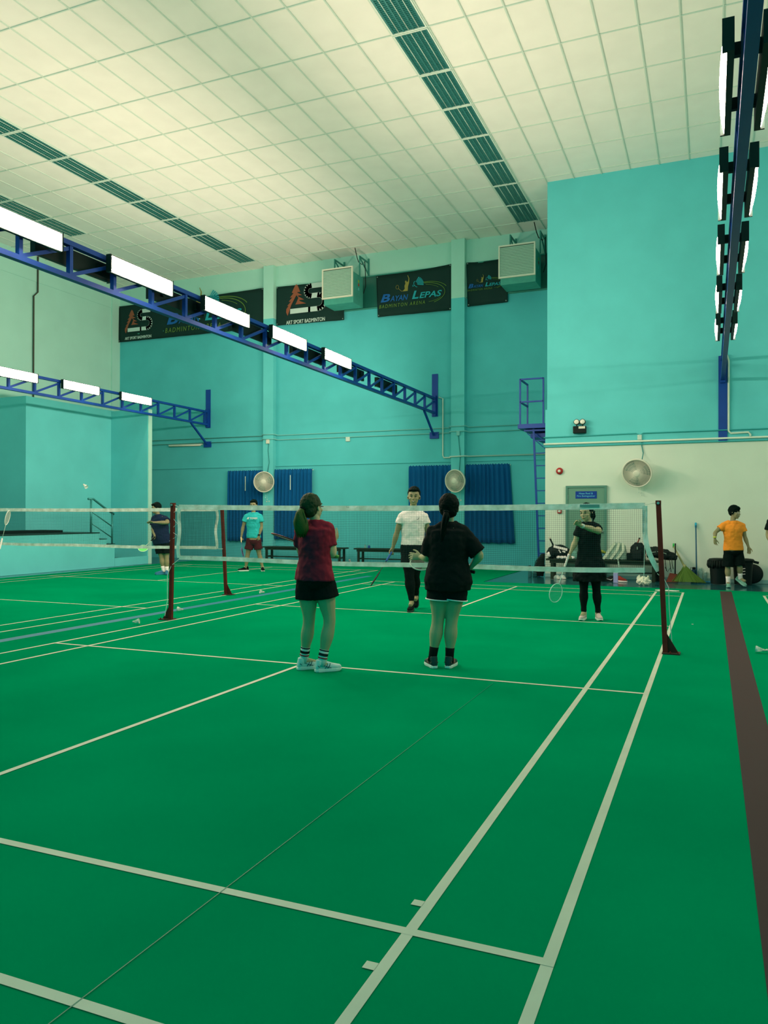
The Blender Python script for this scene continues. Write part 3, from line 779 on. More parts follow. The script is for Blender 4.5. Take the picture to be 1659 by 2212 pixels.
for k in range(11):
    z = .22+k*.29; q = 1-z/zt; build('rung', MB().bar((-.30+.12*q, 9.62+.1*q, z), (.0+.12*q, 9.62+.1*q, z), .022), [M_STEELB], L)
g = MB().bar((-.45, 9.6, zt-.1), (.05, 9.7, 2.85), .018).bar((-.30, 9.6, zt-.1), (.05, 9.7, 3.02), .018)
build('stay', g, [M_STEELB], L)
# stage handrail
L = thing('handrail', (-11.25, 7.6, .9), 'steel handrail beside the stage steps', 'handrail')
xr = -11.27
build('post', MB().tube([(xr, 7.27, .90), (xr, 7.27, 1.80)], .025, 10), [mat('dull_steel', (.05, .30, .29), .35, metal=.5)], L, smooth=True)
build('post', MB().tube([(xr, 8.04, .60), (xr, 8.04, 1.41)], .022, 10), [MATS['dull_steel']], L, smooth=True)
build('top_rail', MB().tube([(xr, 7.17, 1.79), (xr, 7.35, 1.79), (xr, 7.75, 1.57), (xr, 8.10, 1.40)], .028, 10), [MATS['dull_steel']], L, smooth=True)
build('lower_rail', MB().tube([(xr, 7.27, 1.47), (xr, 8.04, 1.07)], .015, 8), [MATS['dull_steel']], L, smooth=True)
build('lower_rail', MB().tube([(xr, 7.27, 1.17), (xr, 8.04, .77)], .015, 8), [MATS['dull_steel']], L, smooth=True)

# ================================================================== BENCHES
def bench(x0, x1, y0, y1, h, label, mid=False):
    t = thing('bench', ((x0+x1)/2, (y0+y1)/2, 0), label, 'bench', 'dark wooden benches')
    build('seat', MB().box(x0, x1, y0, y1, h-.035, h), [M_BENCH], t, bevel=.004)
    build('apron', MB().box(x0+.08, x1-.08, y0+.03, y0+.05, h-.095, h-.035), [M_BENCH], t)
    for xx in ([x0+.13, x1-.13] + ([(x0+x1)/2] if mid else [])):
        for yy_ in (y0+.05, y1-.05): build('leg', MB().box(xx-.03, xx+.03, yy_-.025, yy_+.025, 0, h-.035), [M_BENCH], t)
        build('side_rail', MB().box(xx-.02, xx+.02, y0+.05, y1-.05, .16, .20), [M_BENCH], t)
    build('stretcher', MB().box(x0+.13, x1-.13, (y0+y1)/2-.02, (y0+y1)/2+.02, .16, .19), [M_BENCH], t)
    return t
bench(-8.60, -5.98, 11.25, 11.65, .47, 'dark bench against the back wall behind the woman in red')
bench(-5.65, -3.0, 11.25, 11.65, .47, 'dark bench against the back wall behind the man in white')
bench(.16, 2.52, 8.72, 9.12, .445, 'dark bench under the door wall loaded with bags', True)

# ================================================================== SHUTTLECOCKS
def shuttle(c, aim, label, s=1.0):
    c = Vector(c); a = Vector(aim).normalized(); sd, u = frame_of(a)      # aim = from cork to skirt
    t = thing('shuttlecock', c, label, 'shuttlecock', 'white shuttlecocks')
    build('cork', MB().lathe(c, [(.001, -.013), (.009, -.010), (.013, -.002), (.013, .010), (.012, .012)], a, 14), [M_CORK], t, smooth=True)
    g = MB(); nf = 16
    for k in range(nf):
        th = 2*PI*k/nf; w_ = .17
        def P(th_, r, h): return c+(sd*math.cos(th_)+u*math.sin(th_))*r+a*h
        g.bar(P(th, .011, .010), P(th, .026, .055), .0015)
        g.add([P(th-w_*.5, .020, .038), P(th+w_*.5, .020, .038), P(th+w_*1.15, .031, .068), P(th, .033, .078), P(th-w_*1.15, .031, .068)], [(0, 1, 2, 3, 4)])
    for r, h in ((.0165, .026), (.0205, .038)): g.tube([c+(sd*math.cos(2*PI*k/16)+u*math.sin(2*PI*k/16))*r+a*h for k in range(16)], .001, 4, closed=True)
    o = build('skirt', g, [M_FEATHER], t)
    return t
for (u_, v_, aim, lab) in [(288, 1349, (.75, .35, .12), 'white shuttlecock on the mat nearest to the camera left of the net post'),
                      (394, 1322, (-.7, -.3, .12), 'white shuttlecock just right of the left net post foot'),
                      (570, 1283, (-.5, -.6, .12), 'white shuttlecock lying on the blue stripe'),
                      (1650, 1412, (-.9, .2, .1), 'whole white shuttlecock on the mat at the right edge'),
                      (1656, 1412, (1, -.1, .1), 'shuttlecock cut by the right edge of the photo'),
                      (757, 1216, (-.3, -.3, .8), 'tiny white shuttlecock on the floor by a bench leg')]:
    p_ = on(u_, v_, 'z', .0); p_.z = .034; shuttle(p_, aim, lab)
shuttle(on(181, 1047, 'y', 1.5), (.75, -.1, -.45), 'white shuttlecock in flight before the stage wall')
# ================================================================== PEOPLE
RX = Vector((math.cos(YAW), math.sin(YAW), 0)); DX = Vector((-math.sin(YAW), math.cos(YAW), 0)); ZZ = Vector((0, 0, 1))
def dirv(r, d, z=0.0): return (RX*r + DX*d + ZZ*z).normalized()
def lerp(a, b, t): return a+(b-a)*t
def limb(mb, pts, rads, n=14, sq=None):
    """rounded tapering limb through joints; rads: list of (t along whole path 0..1, radius)"""
    L = [0]
    for a, b in zip(pts, pts[1:]): L.append(L[-1]+(b-a).length)
    tot = L[-1]; N = 22; P = []; R = []
    for i in range(N+1):
        q = i/N; s = q*tot; k = 0
        while k < len(pts)-2 and L[k+1] < s: k += 1
        f = (s-L[k])/max(1e-6, L[k+1]-L[k]); P.append(lerp(pts[k], pts[k+1], min(1, max(0, f))))
        for (t0, r0), (t1, r1) in zip(rads, rads[1:]):
            if t0 <= q <= t1+1e-9:
                e = (q-t0)/(t1-t0); e = e*e*(3-2*e); R.append(r0+(r1-r0)*e); break
    # soften the bends
    for _ in range(2): P = [P[0]]+[(P[i-1]+P[i]*2+P[i+1])/4 for i in range(1, N)]+[P[-1]]
    mb.tube(P, R, n); mb.ball(P[0], R[0]*.98, n, 8); mb.ball(P[-1], R[-1]*.98, n, 8)
def hand(mb, wr, dr, nrm, thumb, k=1.0, curl=.35, spread=1.0):
    """palm from the wrist along dr, palm faces nrm, thumb on the side `thumb`"""
    dr = dr.normalized(); nrm = (nrm-dr*nrm.dot(dr)).normalized(); ac = dr.cross(nrm).normalized()
    if ac.dot(thumb) < 0: ac = -ac          # ac points to the thumb side
    secs = []
    for h, wd, th in ((-.02, .024, .019), (.0, .026, .018), (.03, .036, .016), (.06, .040, .014), (.082, .039, .012), (.088, .032, .008)):
        secs.append((wr+dr*h*k, ac*wd*k, nrm*th*k))
    mb.loft(secs, 14)
    for i, (o, L) in enumerate([(.030, .068), (.010, .077), (-.011, .071), (-.031, .055)]):
        p = wr+dr*.078*k+ac*o*k; d = (dr+ac*(o*3.2*spread)).normalized(); r = .0085*k; pts = [p-dr*.012*k, p]
        c = curl*(1+.12*i); seg = (L*.45*k, L*.31*k, L*.26*k); a = 0
        for s_ in seg:
            a += c; dd = d*math.cos(a)+nrm*math.sin(a); p = p+dd*s_; pts.append(p)
        mb.tube(pts, [r*1.05, r*1.1, r, r*.92, r*.78], 8); mb.ball(pts[-1], r*.80, 8, 6)
    p = wr+dr*.022*k+ac*.028*k; d = (dr*.72+ac*.72+nrm*.25*min(1, curl*2)).normalized(); d2 = (dr*.95+ac*.15+nrm*.55*min(1.2, curl*2)).normalized()
    q1 = p+d*.038*k; q2 = q1+(d+d2).normalized()*.030*k; q3 = q2+d2*.024*k
    mb.tube([p-d*.015*k, p, q1, q2, q3], [.012*k, .014*k, .0115*k, .010*k, .008*k], 8); mb.ball(q3, .0082*k, 8, 6)
def person(label, D, J, tf, hf, k, skin, voxel=.006, female=False, leg=1.0, girth=1.0, arm=1.0, hands=(None, None), headtilt=0.0, hk=1.10):
    P = {n: at(a[0], a[1], D+(a[2] if len(a) > 2 else 0)) for n, a in J.items()}
    base = (P['anL']+P['anR'])/2; base.z = 0
    t = thing('person', base, label, 'person')
    F = dirv(*tf); S = F.cross(ZZ).normalized()        # S: the person's own right
    hd = dirv(*hf)
    B = MB()
    pel = (P['hipL']+P['hipR'])/2; nk = P['neck']; shc = (P['shL']+P['shR'])/2
    up = (nk-pel).normalized(); Sx = (S-up*S.dot(up)).normalized(); Fx = up.cross(Sx); Fx = Fx if Fx.dot(F) > 0 else -Fx
    g = girth*k
    T = (nk-pel).length
    prof = [(-.16, .10, .09), (-.08, .155, .115), (.02, .172 if female else .160, .122), (.18, .158 if female else .155, .112), (.38, .128 if female else .140, .100), (.58, .140 if female else .152, .112), (.76, .150 if female else .168, .112), (.88, .150 if female else .165, .088), (.96, .085, .065), (1.02, .052, .055)]
    def tsecs(add=0, lo=-9, hi=9, wmul=1.0, prof=prof):
        out = []
        for q, w_, d_ in prof:
            if q < lo or q > hi: continue
            c = pel+up*(T*q)
            out.append((c+Fx*(-.008), Sx*(w_*g*wmul+add), Fx*(d_*g*wmul+add)))
        return out
    B.loft(tsecs(), 20)
    # shoulders
    for s_ in ('L', 'R'):
        B.ball(P['sh'+s_], .054*k*arm, 14, 10)
        B.tube([lerp(shc, nk, .5), lerp(P['sh'+s_], nk, .15)], [.055*k, .046*k], 12)
    # neck and head
    hc = P['head']; hu = (hc-nk).normalized()*.35+ZZ*.65; hu = (hu+RX*headtilt).normalized(); hd = (hd-hu*hd.dot(hu)).normalized(); hs = hd.cross(hu)
    B.tube([nk-up*.05*k, nk, lerp(nk, hc, .6)-hd*.012*k], [.062*k, .050*k, .047*k], 14)
    h = k*hk
    B.ell(hc+hu*.022*h-hd*.010*h, hs*.074*h, hd*.092*h, hu*.092*h, 20, 14)
    B.ell(hc-hu*.038*h+hd*.022*h, hs*.058*h, hd*.064*h, hu*.070*h, 18, 12)
    B.ell(hc-hu*.088*h+hd*.058*h, hs*.024*h, hd*.020*h, hu*.018*h, 10, 8)       # chin
    B.tube([hc+hu*.012*h+hd*.080*h, hc-hu*.012*h+hd*.093*h, hc-hu*.028*h+hd*.098*h], [.007*h, .009*h, .013*h], 8)
    B.ball(hc-hu*.029*h+hd*.097*h, .013*h, 8, 6)
    B.ell(hc-hu*.058*h+hd*.082*h, hs*.024*h, hd*.010*h, hu*.010*h, 10, 6)       # mouth mound
    for s_ in (-1, 1):
        B.ell(hc+hs*.076*h*s_-hd*.004*h-hu*.012*h, hs*.009*h, hd*.018*h-hs*.006*s_*h, hu*.030*h, 10, 8)
        B.ell(hc+hs*.040*h*s_+hd*.058*h-hu*.028*h, hs*.020*h, hd*.018*h, hu*.020*h, 10, 6)   # cheeks
        B.tube([hc+hs*.014*h*s_+hd*.084*h+hu*.020*h, hc+hs*.044*h*s_+hd*.072*h+hu*.022*h], [.008*h, .007*h], 8)  # brow ridge
    # arms
    for i, s_ in enumerate(('L', 'R')):
        limb(B, [P['sh'+s_], P['el'+s_], P['wr'+s_]], [(0, .052*k*arm), (.22, .048*k*arm), (.50, .037*k*arm), (.62, .041*k*arm), (.95, .025*k), (1, .025*k)])
        hp = hands[i]
        if hp: hand(B, P['wr'+s_], dirv(*hp[0]), dirv(*hp[1]), dirv(*hp[2]), k*.98, *(hp[3:] if len(hp) > 3 else ()))
    # legs
    for s_ in ('L', 'R'):
        hp, kn, an = P['hip'+s_], P['kn'+s_], P['an'+s_]
        limb(B, [hp, kn, an], [(0, .090*k*leg), (.22, .082*k*leg), (.50, .054*k*leg), (.56, .052*k*leg), (.68, .058*k*leg), (.94, .034*k*leg), (1, .036*k)])
        dd = (P['toe'+s_]-an); dd.z = 0; dd = dd.normalized()
        B.tube([an+dd*-.02*k-ZZ*.03*k, an+dd*.05*k-ZZ*.045*k, an+dd*.12*k-ZZ*.06*k], [.036*k, .034*k, .026*k], 10)
    body = build('body', B, [skin], t, fixn=False); remesh(body, voxel, 5)
    body.name = 'body'
    info = dict(t=t, P=P, F=Fx, S=Sx, up=up, T=T, pel=pel, nk=nk, k=k, g=g, tsecs=tsecs, hc=hc, hd=hd, hu=hu, hs=hs, body=body, prof=prof, leg=leg, arm=arm, base=base, h=h)
    # face
    e = MB(); br = MB()
    for s_ in (-1, 1):
        e.ell(hc+hs*.030*h*s_+hd*.0775*h+hu*.002*h, hs*.0135*h, hd*.005*h, hu*.0045*h, 10, 6)
        br.tube([hc+hs*.016*h*s_+hd*.0895*h+hu*.026*h, hc+hs*.032*h*s_+hd*.0855*h+hu*.030*h, hc+hs*.048*h*s_+hd*.0755*h+hu*.025*h], [.0025*h, .0035*h, .002*h], 6)
    build('eye', e, [mat('eye_dark', (.02, .04, .03), .3)], t, smooth=True); build('eyebrow', br, [mat('hair_black', (.001, .008, .006), .7, spec=.06)], t, smooth=True)
    build('mouth', MB().ell(hc-hu*.059*h+hd*.091*h, hs*.019*h, hd*.005*h, hu*.0045*h, 12, 6), [mat('lips', (.22, .12, .08), .5)], t, smooth=True)
    return info
def hair_cap(I, m_, bulk=1.0, back=.012, lift=.012, name='hair', fringe=0.0, sides=0.0, short=False):
    hc, hd, hu, hs, h = I['hc'], I['hd'], I['hu'], I['hs'], I['h']
    M = MB()
    M.ell(hc+hu*(.024+lift)*h-hd*(.010+back)*h, hs*.081*h*bulk, hd*.092*h*bulk, hu*.092*h*bulk, 24, 16)
    if short: M.ell(hc+hu*.0*h-hd*(.040+back*.4)*h, hs*.070*h*bulk, hd*.055*h*bulk, hu*.062*h, 20, 12)
    else: M.ell(hc-hu*(.020)*h-hd*(.040+back*.6)*h, hs*.071*h*bulk, hd*.060*h*bulk, hu*.070*h, 20, 12)
    if fringe: M.ell(hc+hu*.084*h+hd*.034*h, hs*.070*h, hd*.058*h, hu*(.018+.022*fringe)*h, 16, 8)
    if sides:
        for s_ in (-1, 1): M.ell(hc+hs*.074*h*s_-hd*.012*h-hu*.012*h, hs*.012*h, hd*.030*h, hu*.050*h*sides, 12, 8)
    o = build(name, M, [m_], I['t'], fixn=False); remesh(o, .006, 3, .003, .03)
    return o
def ponytail(I, pts, rads, m_, tie=True):
    n0 = 46; M = MB(); rnd = random.Random(3)
    M.tube(pts, [r*.9 for r in rads], 12)
    sd = [frame_of((b_-a)) for a, b_ in zip(pts, pts[1:])]; sd.append(sd[-1])
    for i in range(n0):
        a = 2*PI*rnd.random(); rr = rnd.random()**.5
        q = [p+(s[0]*math.cos(a)+s[1]*math.sin(a))*r*rr*(.75+.25*math.sin(i+j))for j, (p, r, s) in enumerate(zip(pts, rads, sd))]
        q[-1] = q[-1]-ZZ*.03*rnd.random()
        M.tube(q, [.008]*(len(q)-1)+[.002], 5)
    o = build('ponytail', M, [m_], I['t'], smooth=True, fixn=False)
    if tie:
        build('hair_tie', MB().tube([pts[0]-(pts[1]-pts[0]).normalized()*.004, pts[0]+(pts[1]-pts[0]).normalized()*.012], rads[0]*1.15, 14), [M_BLACKC], I['t'], smooth=True)
    return o
def cloth(o, seed, amp=.005, f=None, voxel=.009, sm=4):
    return remesh(o, voxel, sm, amp, .11)
def shirt(I, m_, hem=-.05, loose=.016, sleeve=.55, sl_r=.066, seed=0, name='shirt', flare=0.0, belly=0.0, collar=None, vneck=False):
    P, k = I['P'], I['k']; M = MB(); secs = []
    for q, w_, d_ in I['prof']:
        if q > .95: continue
        if q < hem: continue
        ff = 1+flare*max(0, .4-q)
        c = I['pel']+I['up']*(I['T']*q)
        secs.append((c+I['F']*(-.008+belly*.5*math.exp(-((q-.28)/.25)**2)), I['S']*((max(w_, .142)*I['g'])*ff+loose+belly*.4*math.exp(-((q-.28)/.3)**2)), I['F']*((d_*I['g'])*ff+loose+belly*math.exp(-((q-.28)/.25)**2))))
    q0 = hem; lo = secs[0]
    c = I['pel']+I['up']*(I['T']*hem); secs = [(c+I['F']*(-.008), lo[1], lo[2])]+secs
    nk = I['nk']
    secs.append((nk-I['up']*.045*k, I['S']*.125*k, I['F']*.088*k)); secs.append((nk-I['up']*.014*k, I['S']*.096*k, I['F']*.082*k)); secs.append((nk+I['up']*.012*k, I['S']*.070*k, I['F']*.070*k)); secs.append((nk+I['up']*.022*k, I['S']*.058*k, I['F']*.060*k))
    M.loft(secs, 24)
    for s_ in ('L', 'R'):
        sh, el, wr = P['sh'+s_], P['el'+s_], P['wr'+s_]
        if sleeve <= 1: end = lerp(sh, el, sleeve)
        M.ball(sh, .066*k*I['arm'], 14, 10)
        M.tube([lerp(sh, nk, .74)-I['up']*.010, lerp(sh, nk, .4)-I['up']*.004, lerp(sh, nk, .08), lerp(sh, end, .5), end], [.068*k, .068*k, .066*k*I['arm'], sl_r*k*1.0, sl_r*k*1.06], 16)
    o = build(name, M, [m_], I['t'], fixn=False); cloth(o, seed)
    if collar:
        g = MB(); c = nk+I['up']*.014*k; ring = []
        for i in range(28):
            a = 2*PI*i/28; ring.append(c+I['S']*.058*k*math.cos(a)+I['F']*.058*k*math.sin(a)-I['up']*(.012*k*max(0, math.sin(a))))
        g.tube(ring, .006, 6, closed=True); build('collar', g, [collar], o, smooth=True)
    return o
def shorts(I, m_, waist=.30, frac=.42, r=.105, loose=.012, seed=3, name='shorts', trim=None, slit=False):
    P, k = I['P'], I['k']; M = MB(); secs = []
    for q, w_, d_ in I['prof']:
        if q > waist: continue
        c = I['pel']+I['up']*(I['T']*q); secs.append((c-I['F']*.008, I['S']*(w_*I['g']+loose), I['F']*(d_*I['g']+loose)))
    M.loft(secs, 22); ends = []
    for s_ in ('L', 'R'):
        hp, kn = P['hip'+s_], P['kn'+s_]; e = lerp(hp, kn, frac)
        M.tube([hp+ZZ*.05*k, hp, lerp(hp, e, .6), e], [.09*k, .098*k*I['leg'], r*k, r*k*1.06], 18); ends.append((e, (kn-hp).normalized()))
    o = build(name, M, [m_], I['t'], fixn=False); cloth(o, seed, .004)
    if trim:
        g = MB()
        for e, d in ends:
            s1, s2 = frame_of(d); g.tube([e-d*.006+(s1*math.cos(2*PI*i/28)+s2*math.sin(2*PI*i/28))*r*k*1.05 for i in range(28)], .006, 6, closed=True)
        build('hem_trim', g, [trim], o, smooth=True)
    return o
def sock(I, m_, z=.13, stripes=None):
    for s_ in ('L', 'R'):
        an, kn = I['P']['an'+s_], I['P']['kn'+s_]; k = I['k']; d = (kn-an).normalized()
        o = build('sock', MB().tube([an-d*.05*k, an, an+d*z*.5, an+d*z], [.044*k, .041*k, .042*k, .045*k], 16), [m_], I['t'], smooth=True)
        if stripes:
            for j, (q, mm) in enumerate(stripes): build('sock_stripe', MB().tube([an+d*(z*q-.005), an+d*(z*q+.005)], .0460*k, 16), [mm], o, smooth=True)
def leggings(I, m_, seed=5):
    P, k = I['P'], I['k']; M = MB()
    for s_ in ('L', 'R'):
        limb(M, [P['hip'+s_], P['kn'+s_], lerp(P['an'+s_], P['kn'+s_], .04)], [(0, .096*k*I['leg']), (.22, .088*k*I['leg']), (.50, .060*k*I['leg']), (.56, .058*k*I['leg']), (.68, .064*k*I['leg']), (.94, .041*k*I['leg']), (1, .042*k)])
    M.loft([(I['pel']+I['up']*(I['T']*q)-I['F']*.008, I['S']*(w_*I['g']+.008), I['F']*(d_*I['g']+.008)) for q, w_, d_ in I['prof'] if q < .2], 20)
    o = build('leggings', M, [m_], I['t'], fixn=False); return cloth(o, seed, .002, voxel=.008, sm=3)
def shoes(I, upper, sole, accent=None, lace=None, k=None, pitch=(0, 0), zoff=(0, 0)):
    k = k or I['k']
    for i, s_ in enumerate(('L', 'R')):
        an = I['P']['an'+s_]; to = I['P']['toe'+s_]; d = Vector((to.x-an.x, to.y-an.y, 0)).normalized(); z0 = zoff[i]
        dn = (d*math.cos(pitch[i])-ZZ*math.sin(pitch[i])).normalized(); u_ = (ZZ*math.cos(pitch[i])+d*math.sin(pitch[i])).normalized()
        sd = dn.cross(u_); o_ = Vector((an.x, an.y, 0))-d*.075*k+ZZ*z0
        if pitch[i]: o_ = an - dn*.075*k - u_*.085*k
        def Q(x, y, z): return o_+dn*x*k+sd*y*k+u_*z*k
        out = [(0, 0), (.004, .022), (.03, .034), (.09, .034), (.15, .042), (.20, .044), (.245, .034), (.268, .014), (.272, 0), (.268, -.014), (.245, -.034), (.20, -.044), (.15, -.042), (.09, -.034), (.03, -.034), (.004, -.022)]
        M = MB(); secs = []
        vs = []; fs = []; n = len(out)
        for z, sc in ((.002, .95), (.008, 1.0), (.024, 1.0), (.032, .93)):
            for x, y in out: vs.append(Q(.136+(x-.136)*sc, y*sc, z+(.010 if x > .25 else 0)*(z < .01)))
        for j in range(3):
            for a in range(n): fs.append((j*n+a, j*n+(a+1) % n, (j+1)*n+(a+1) % n, (j+1)*n+a))
        fs += [tuple(range(n-1, -1, -1)), tuple(range(3*n, 4*n))]
        M2 = MB().add(vs, fs)
        for x, wd, ht in ((.006, .020, .045), (.02, .031, .080), (.05, .033, .086), (.09, .034, .082), (.13, .036, .070), (.17, .039, .054), (.21, .040, .043), (.25, .030, .034), (.266, .012, .022)):
            secs.append((Q(x, 0, .026+ht*.32), sd*wd*k*1.0, u_*ht*.66*k))
        M.loft(secs, 18); M.tube([Q(.045, 0, .07), Q(.052, 0, .112)], [.038*k, .036*k], 16)
        so = build('shoe', M, [upper], I['t'], fixn=False); remesh(so, .006, 3)
        build('sole', M2, [sole], so)
        if accent:
            A = MB()
            for side in (-1, 1):
                for x0 in (.09, .115): A.tube([Q(x0, side*.0375, .035), Q(x0+.018, side*.037, .055), Q(x0+.030, side*.028, .078)], .0035*k, 6)
                A.tube([Q(.075, side*.037, .066), Q(.11, side*.040, .052), Q(.15, side*.042, .038)], .003*k, 6); A.tube([Q(.02, side*.033, .065), Q(.04, side*.036, .05)], .003*k, 6)
            build('side_stripe', A, [accent], so)
        if lace:
            A = MB()
            for x, z in ((.10, .092), (.118, .083), (.136, .074), (.154, .066)): A.tube([Q(x, -.018, z-.004), Q(x, 0, z+.002), Q(x, .018, z-.004)], .003*k, 6)
            A.tube([Q(.095, 0, .096), Q(.10, .02, .115), Q(.11, .032, .10), Q(.10, .01, .094)], .002*k, 5); A.tube([Q(.095, 0, .096), Q(.11, -.02, .112), Q(.12, -.034, .095)], .002*k, 5)
            build('lace', A, [lace], so)
def racket(grip, tip, face, label, frame_c, string_c, grip_c, shaft_c=None, L=.67, st=.0011):
    """butt of the grip, direction point of the head, normal of the string bed"""
    g0 = Vector(grip); d = (Vector(tip)-g0).normalized(); f = Vector(face); f = (f-d*f.dot(d)).normalized(); s = d.cross(f)
    t = thing('badminton_racket', g0, label, 'racket', 'badminton rackets')
    build('grip', MB().tube([g0, g0+d*.012, g0+d*.17, g0+d*.185], [.0165, .0150, .0135, .010], 8), [grip_c], t, smooth=True)
    build('shaft', MB().tube([g0+d*.17, g0+d*.40, g0+d*.425], [.0045, .004, .007], 8), [shaft_c or frame_c], t, smooth=True)
    hc = g0+d*(.42+.125); a, b_ = .095, .125
    ring = [hc+s*a*math.cos(2*PI*i/40)+d*b_*math.sin(2*PI*i/40) for i in range(40)]
    build('frame', MB().tube(ring, .0058, 8, closed=True), [frame_c], t, smooth=True)
    M = MB()
    for i in range(-9, 10):
        x = i*.0098; y = b_*(1-(x/a)**2)**.5 if abs(x) < a else 0
        M.bar(hc+s*x-d*y, hc+s*x+d*y, st)
    for i in range(-11, 12):
        y = i*.0108; x = a*(1-(y/b_)**2)**.5
        M.bar(hc-s*x+d*y, hc+s*x+d*y, st)
    build('strings', M, [string_c], t)
    return t
SK1 = mat('skin_light', (.36, .36, .20), .55, var=.04, vscale=6); SK2 = mat('skin_tan', (.26, .25, .13), .55, var=.04, vscale=6)
HB = mat('hair_black', (.001, .008, .006), .7, spec=.06); HBR = mat('hair_dark_brown', (.016, .042, .016), .6, spec=.15, bump=.6, bscale=120); HRB = mat('hair_olive_brown', (.030, .085, .018), .6, spec=.15, bump=.6, bscale=140)
M_SIGW = mat('shirt_print', (.75, .85, .80), .6)

# --- woman in the red shirt, seen from behind on the near side
I = person('woman in a dark red shirt and black shorts, brown ponytail, back to camera', 6.92,
    dict(head=(675, 1096), neck=(682, 1128), shL=(651, 1145, .02), shR=(706, 1142, -.02), elL=(650, 1195, .10), wrL=(694, 1203, .30), elR=(716, 1200, -.03), wrR=(722, 1170, .18),
         hipL=(664, 1252), hipR=(697, 1250), knL=(668, 1340, .04), knR=(713, 1342, .0), anL=(657, 1420, .08), anR=(696, 1427, -.02), toeL=(695, 1438, .16), toeR=(738, 1445, .06)),
    (.55, .83), (.62, .78), .93, SK1, .0048, True, leg=1.10, girth=1.0, arm=1.08,
    hands=(((.9, .35, 0), (-.1, -.3, -.9), (0, 1, 0), 1.15), ((.35, .5, .75), (-.9, .2, 0.1), (-.3, -.9, .5), .25, 1.6)))
RED = mat('red_shirt', (.20, .010, .026), .8, bump=.2, bscale=30)
shirt(I, RED, hem=-.02, loose=.024, sleeve=.66, sl_r=.067, seed=1, flare=.12, collar=RED)
shorts(I, M_BLACKC, .12, .46, .118, .014, 2)
hair_cap(I, HBR, 1.06, .014, .006)
h0 = I['hc']-I['hd']*.125*1.02+ZZ*-.015
ponytail(I, [h0+ZZ*.01, h0-I['hd']*.03-ZZ*.03, h0-I['hd']*.025-ZZ*.10, h0-I['hd']*.012-ZZ*.17, h0-I['hd']*.01-ZZ*.215], [.022, .042, .072, .068, .040], HRB)
gl = MB(); gl.tube([I['hc']+I['hs']*.079+I['hu']*.004, I['hc']+I['hs']*.062+I['hd']*.075+I['hu']*.004], .0022, 6); gl.tube([I['hc']+I['hs']*.062+I['hd']*.078, I['hc']+I['hs']*.030+I['hd']*.095, I['hc']-I['hs']*.030+I['hd']*.095], .0022, 6)
build('glasses', gl, [M_BLACKP], I['t'])
SW = mat('sock_white', (.50, .66, .60), .8); SKR = mat('sock_red', (.25, .03, .03), .8)
sock(I, SW, .10, [(.93, M_BLACKC), (.62, M_BLACKC), (.50, M_BLACKC), (.25, SKR)])
shoes(I, mat('white_mesh', (.50, .72, .66), .6), mat('white_rubber', (.62, .78, .68), .5), mat('navy_trim', (.01, .10, .12), .5), mat('cream_lace', (.62, .66, .40), .7), .95)
g_ = at(731, 1203, 7.20); tp_ = at(590, 1153, 6.95)
racket(g_, tp_, dirv(.3, .12, 1), 'red and white racket edge on, held by the woman in red', mat('racket_red', (.35, .035, .035), .3), mat('string_pale', (.5, .55, .45), .5), mat('grip_green', (.10, .35, .08), .7), M_WHITE)

# --- woman in the black shirt
I = person('woman in a black shirt and white edged black shorts, dark ponytail, back to camera', 7.10,
    dict(head=(970, 1097), neck=(969, 1131), shL=(937, 1150), shR=(997, 1149), elL=(925, 1204, .06), wrL=(909, 1204, .26), elR=(1037, 1200, -.04), wrR=(1015, 1228, .05),
         hipL=(951, 1258), hipR=(985, 1258), knL=(946, 1342), knR=(975, 1342), anL=(935, 1417), anR=(971, 1419), toeL=(920, 1436, .20), toeR=(985, 1436, .20)),
    (-.04, 1), (.12, 1), .95, SK1, .0048, True, leg=1.12, girth=1.10, arm=1.12,
    hands=(((-.95, .3, .12), (.1, .9, -.3), (.2, 0, 1), .30, 1.5), ((-.35, .3, -.55), (-.5, .75, 0), (-.5, .2, .6), 1.2)))
shirt(I, M_BLACKC, hem=-.13, loose=.030, sleeve=.90, sl_r=.082, seed=11, flare=.20, collar=M_BLACKC)
shorts(I, M_BLACKC, .05, .45, .122, .020, 12, trim=M_WHITE)
hair_cap(I, HB, 1.10, .014, .004)
h0 = I['hc']-I['hd']*.132-ZZ*.035-RX*.02
ponytail(I, [h0, h0-I['hd']*.018-ZZ*.04, h0-I['hd']*.01-RX*.02-ZZ*.12, h0-RX*.03-ZZ*.20, h0-RX*.035-ZZ*.30], [.022, .034, .030, .020, .008], HB)
sock(I, M_BLACKC, .085)
shoes(I, mat('black_mesh', (.012, .05, .045), .6), mat('white_rubber', (.62, .78, .68), .5), mat('pink_trim', (.35, .16, .12), .5), M_BLACKC, .95)
racket(at(1025, 1236, 7.12), at(905, 1213, 7.42), dirv(.1, -.75, .5), 'white framed racket with black grip at the waist of the woman in black', mat('racket_white', (.60, .72, .60), .3), mat('string_pale', (.5, .55, .45), .5), M_BLACKC)

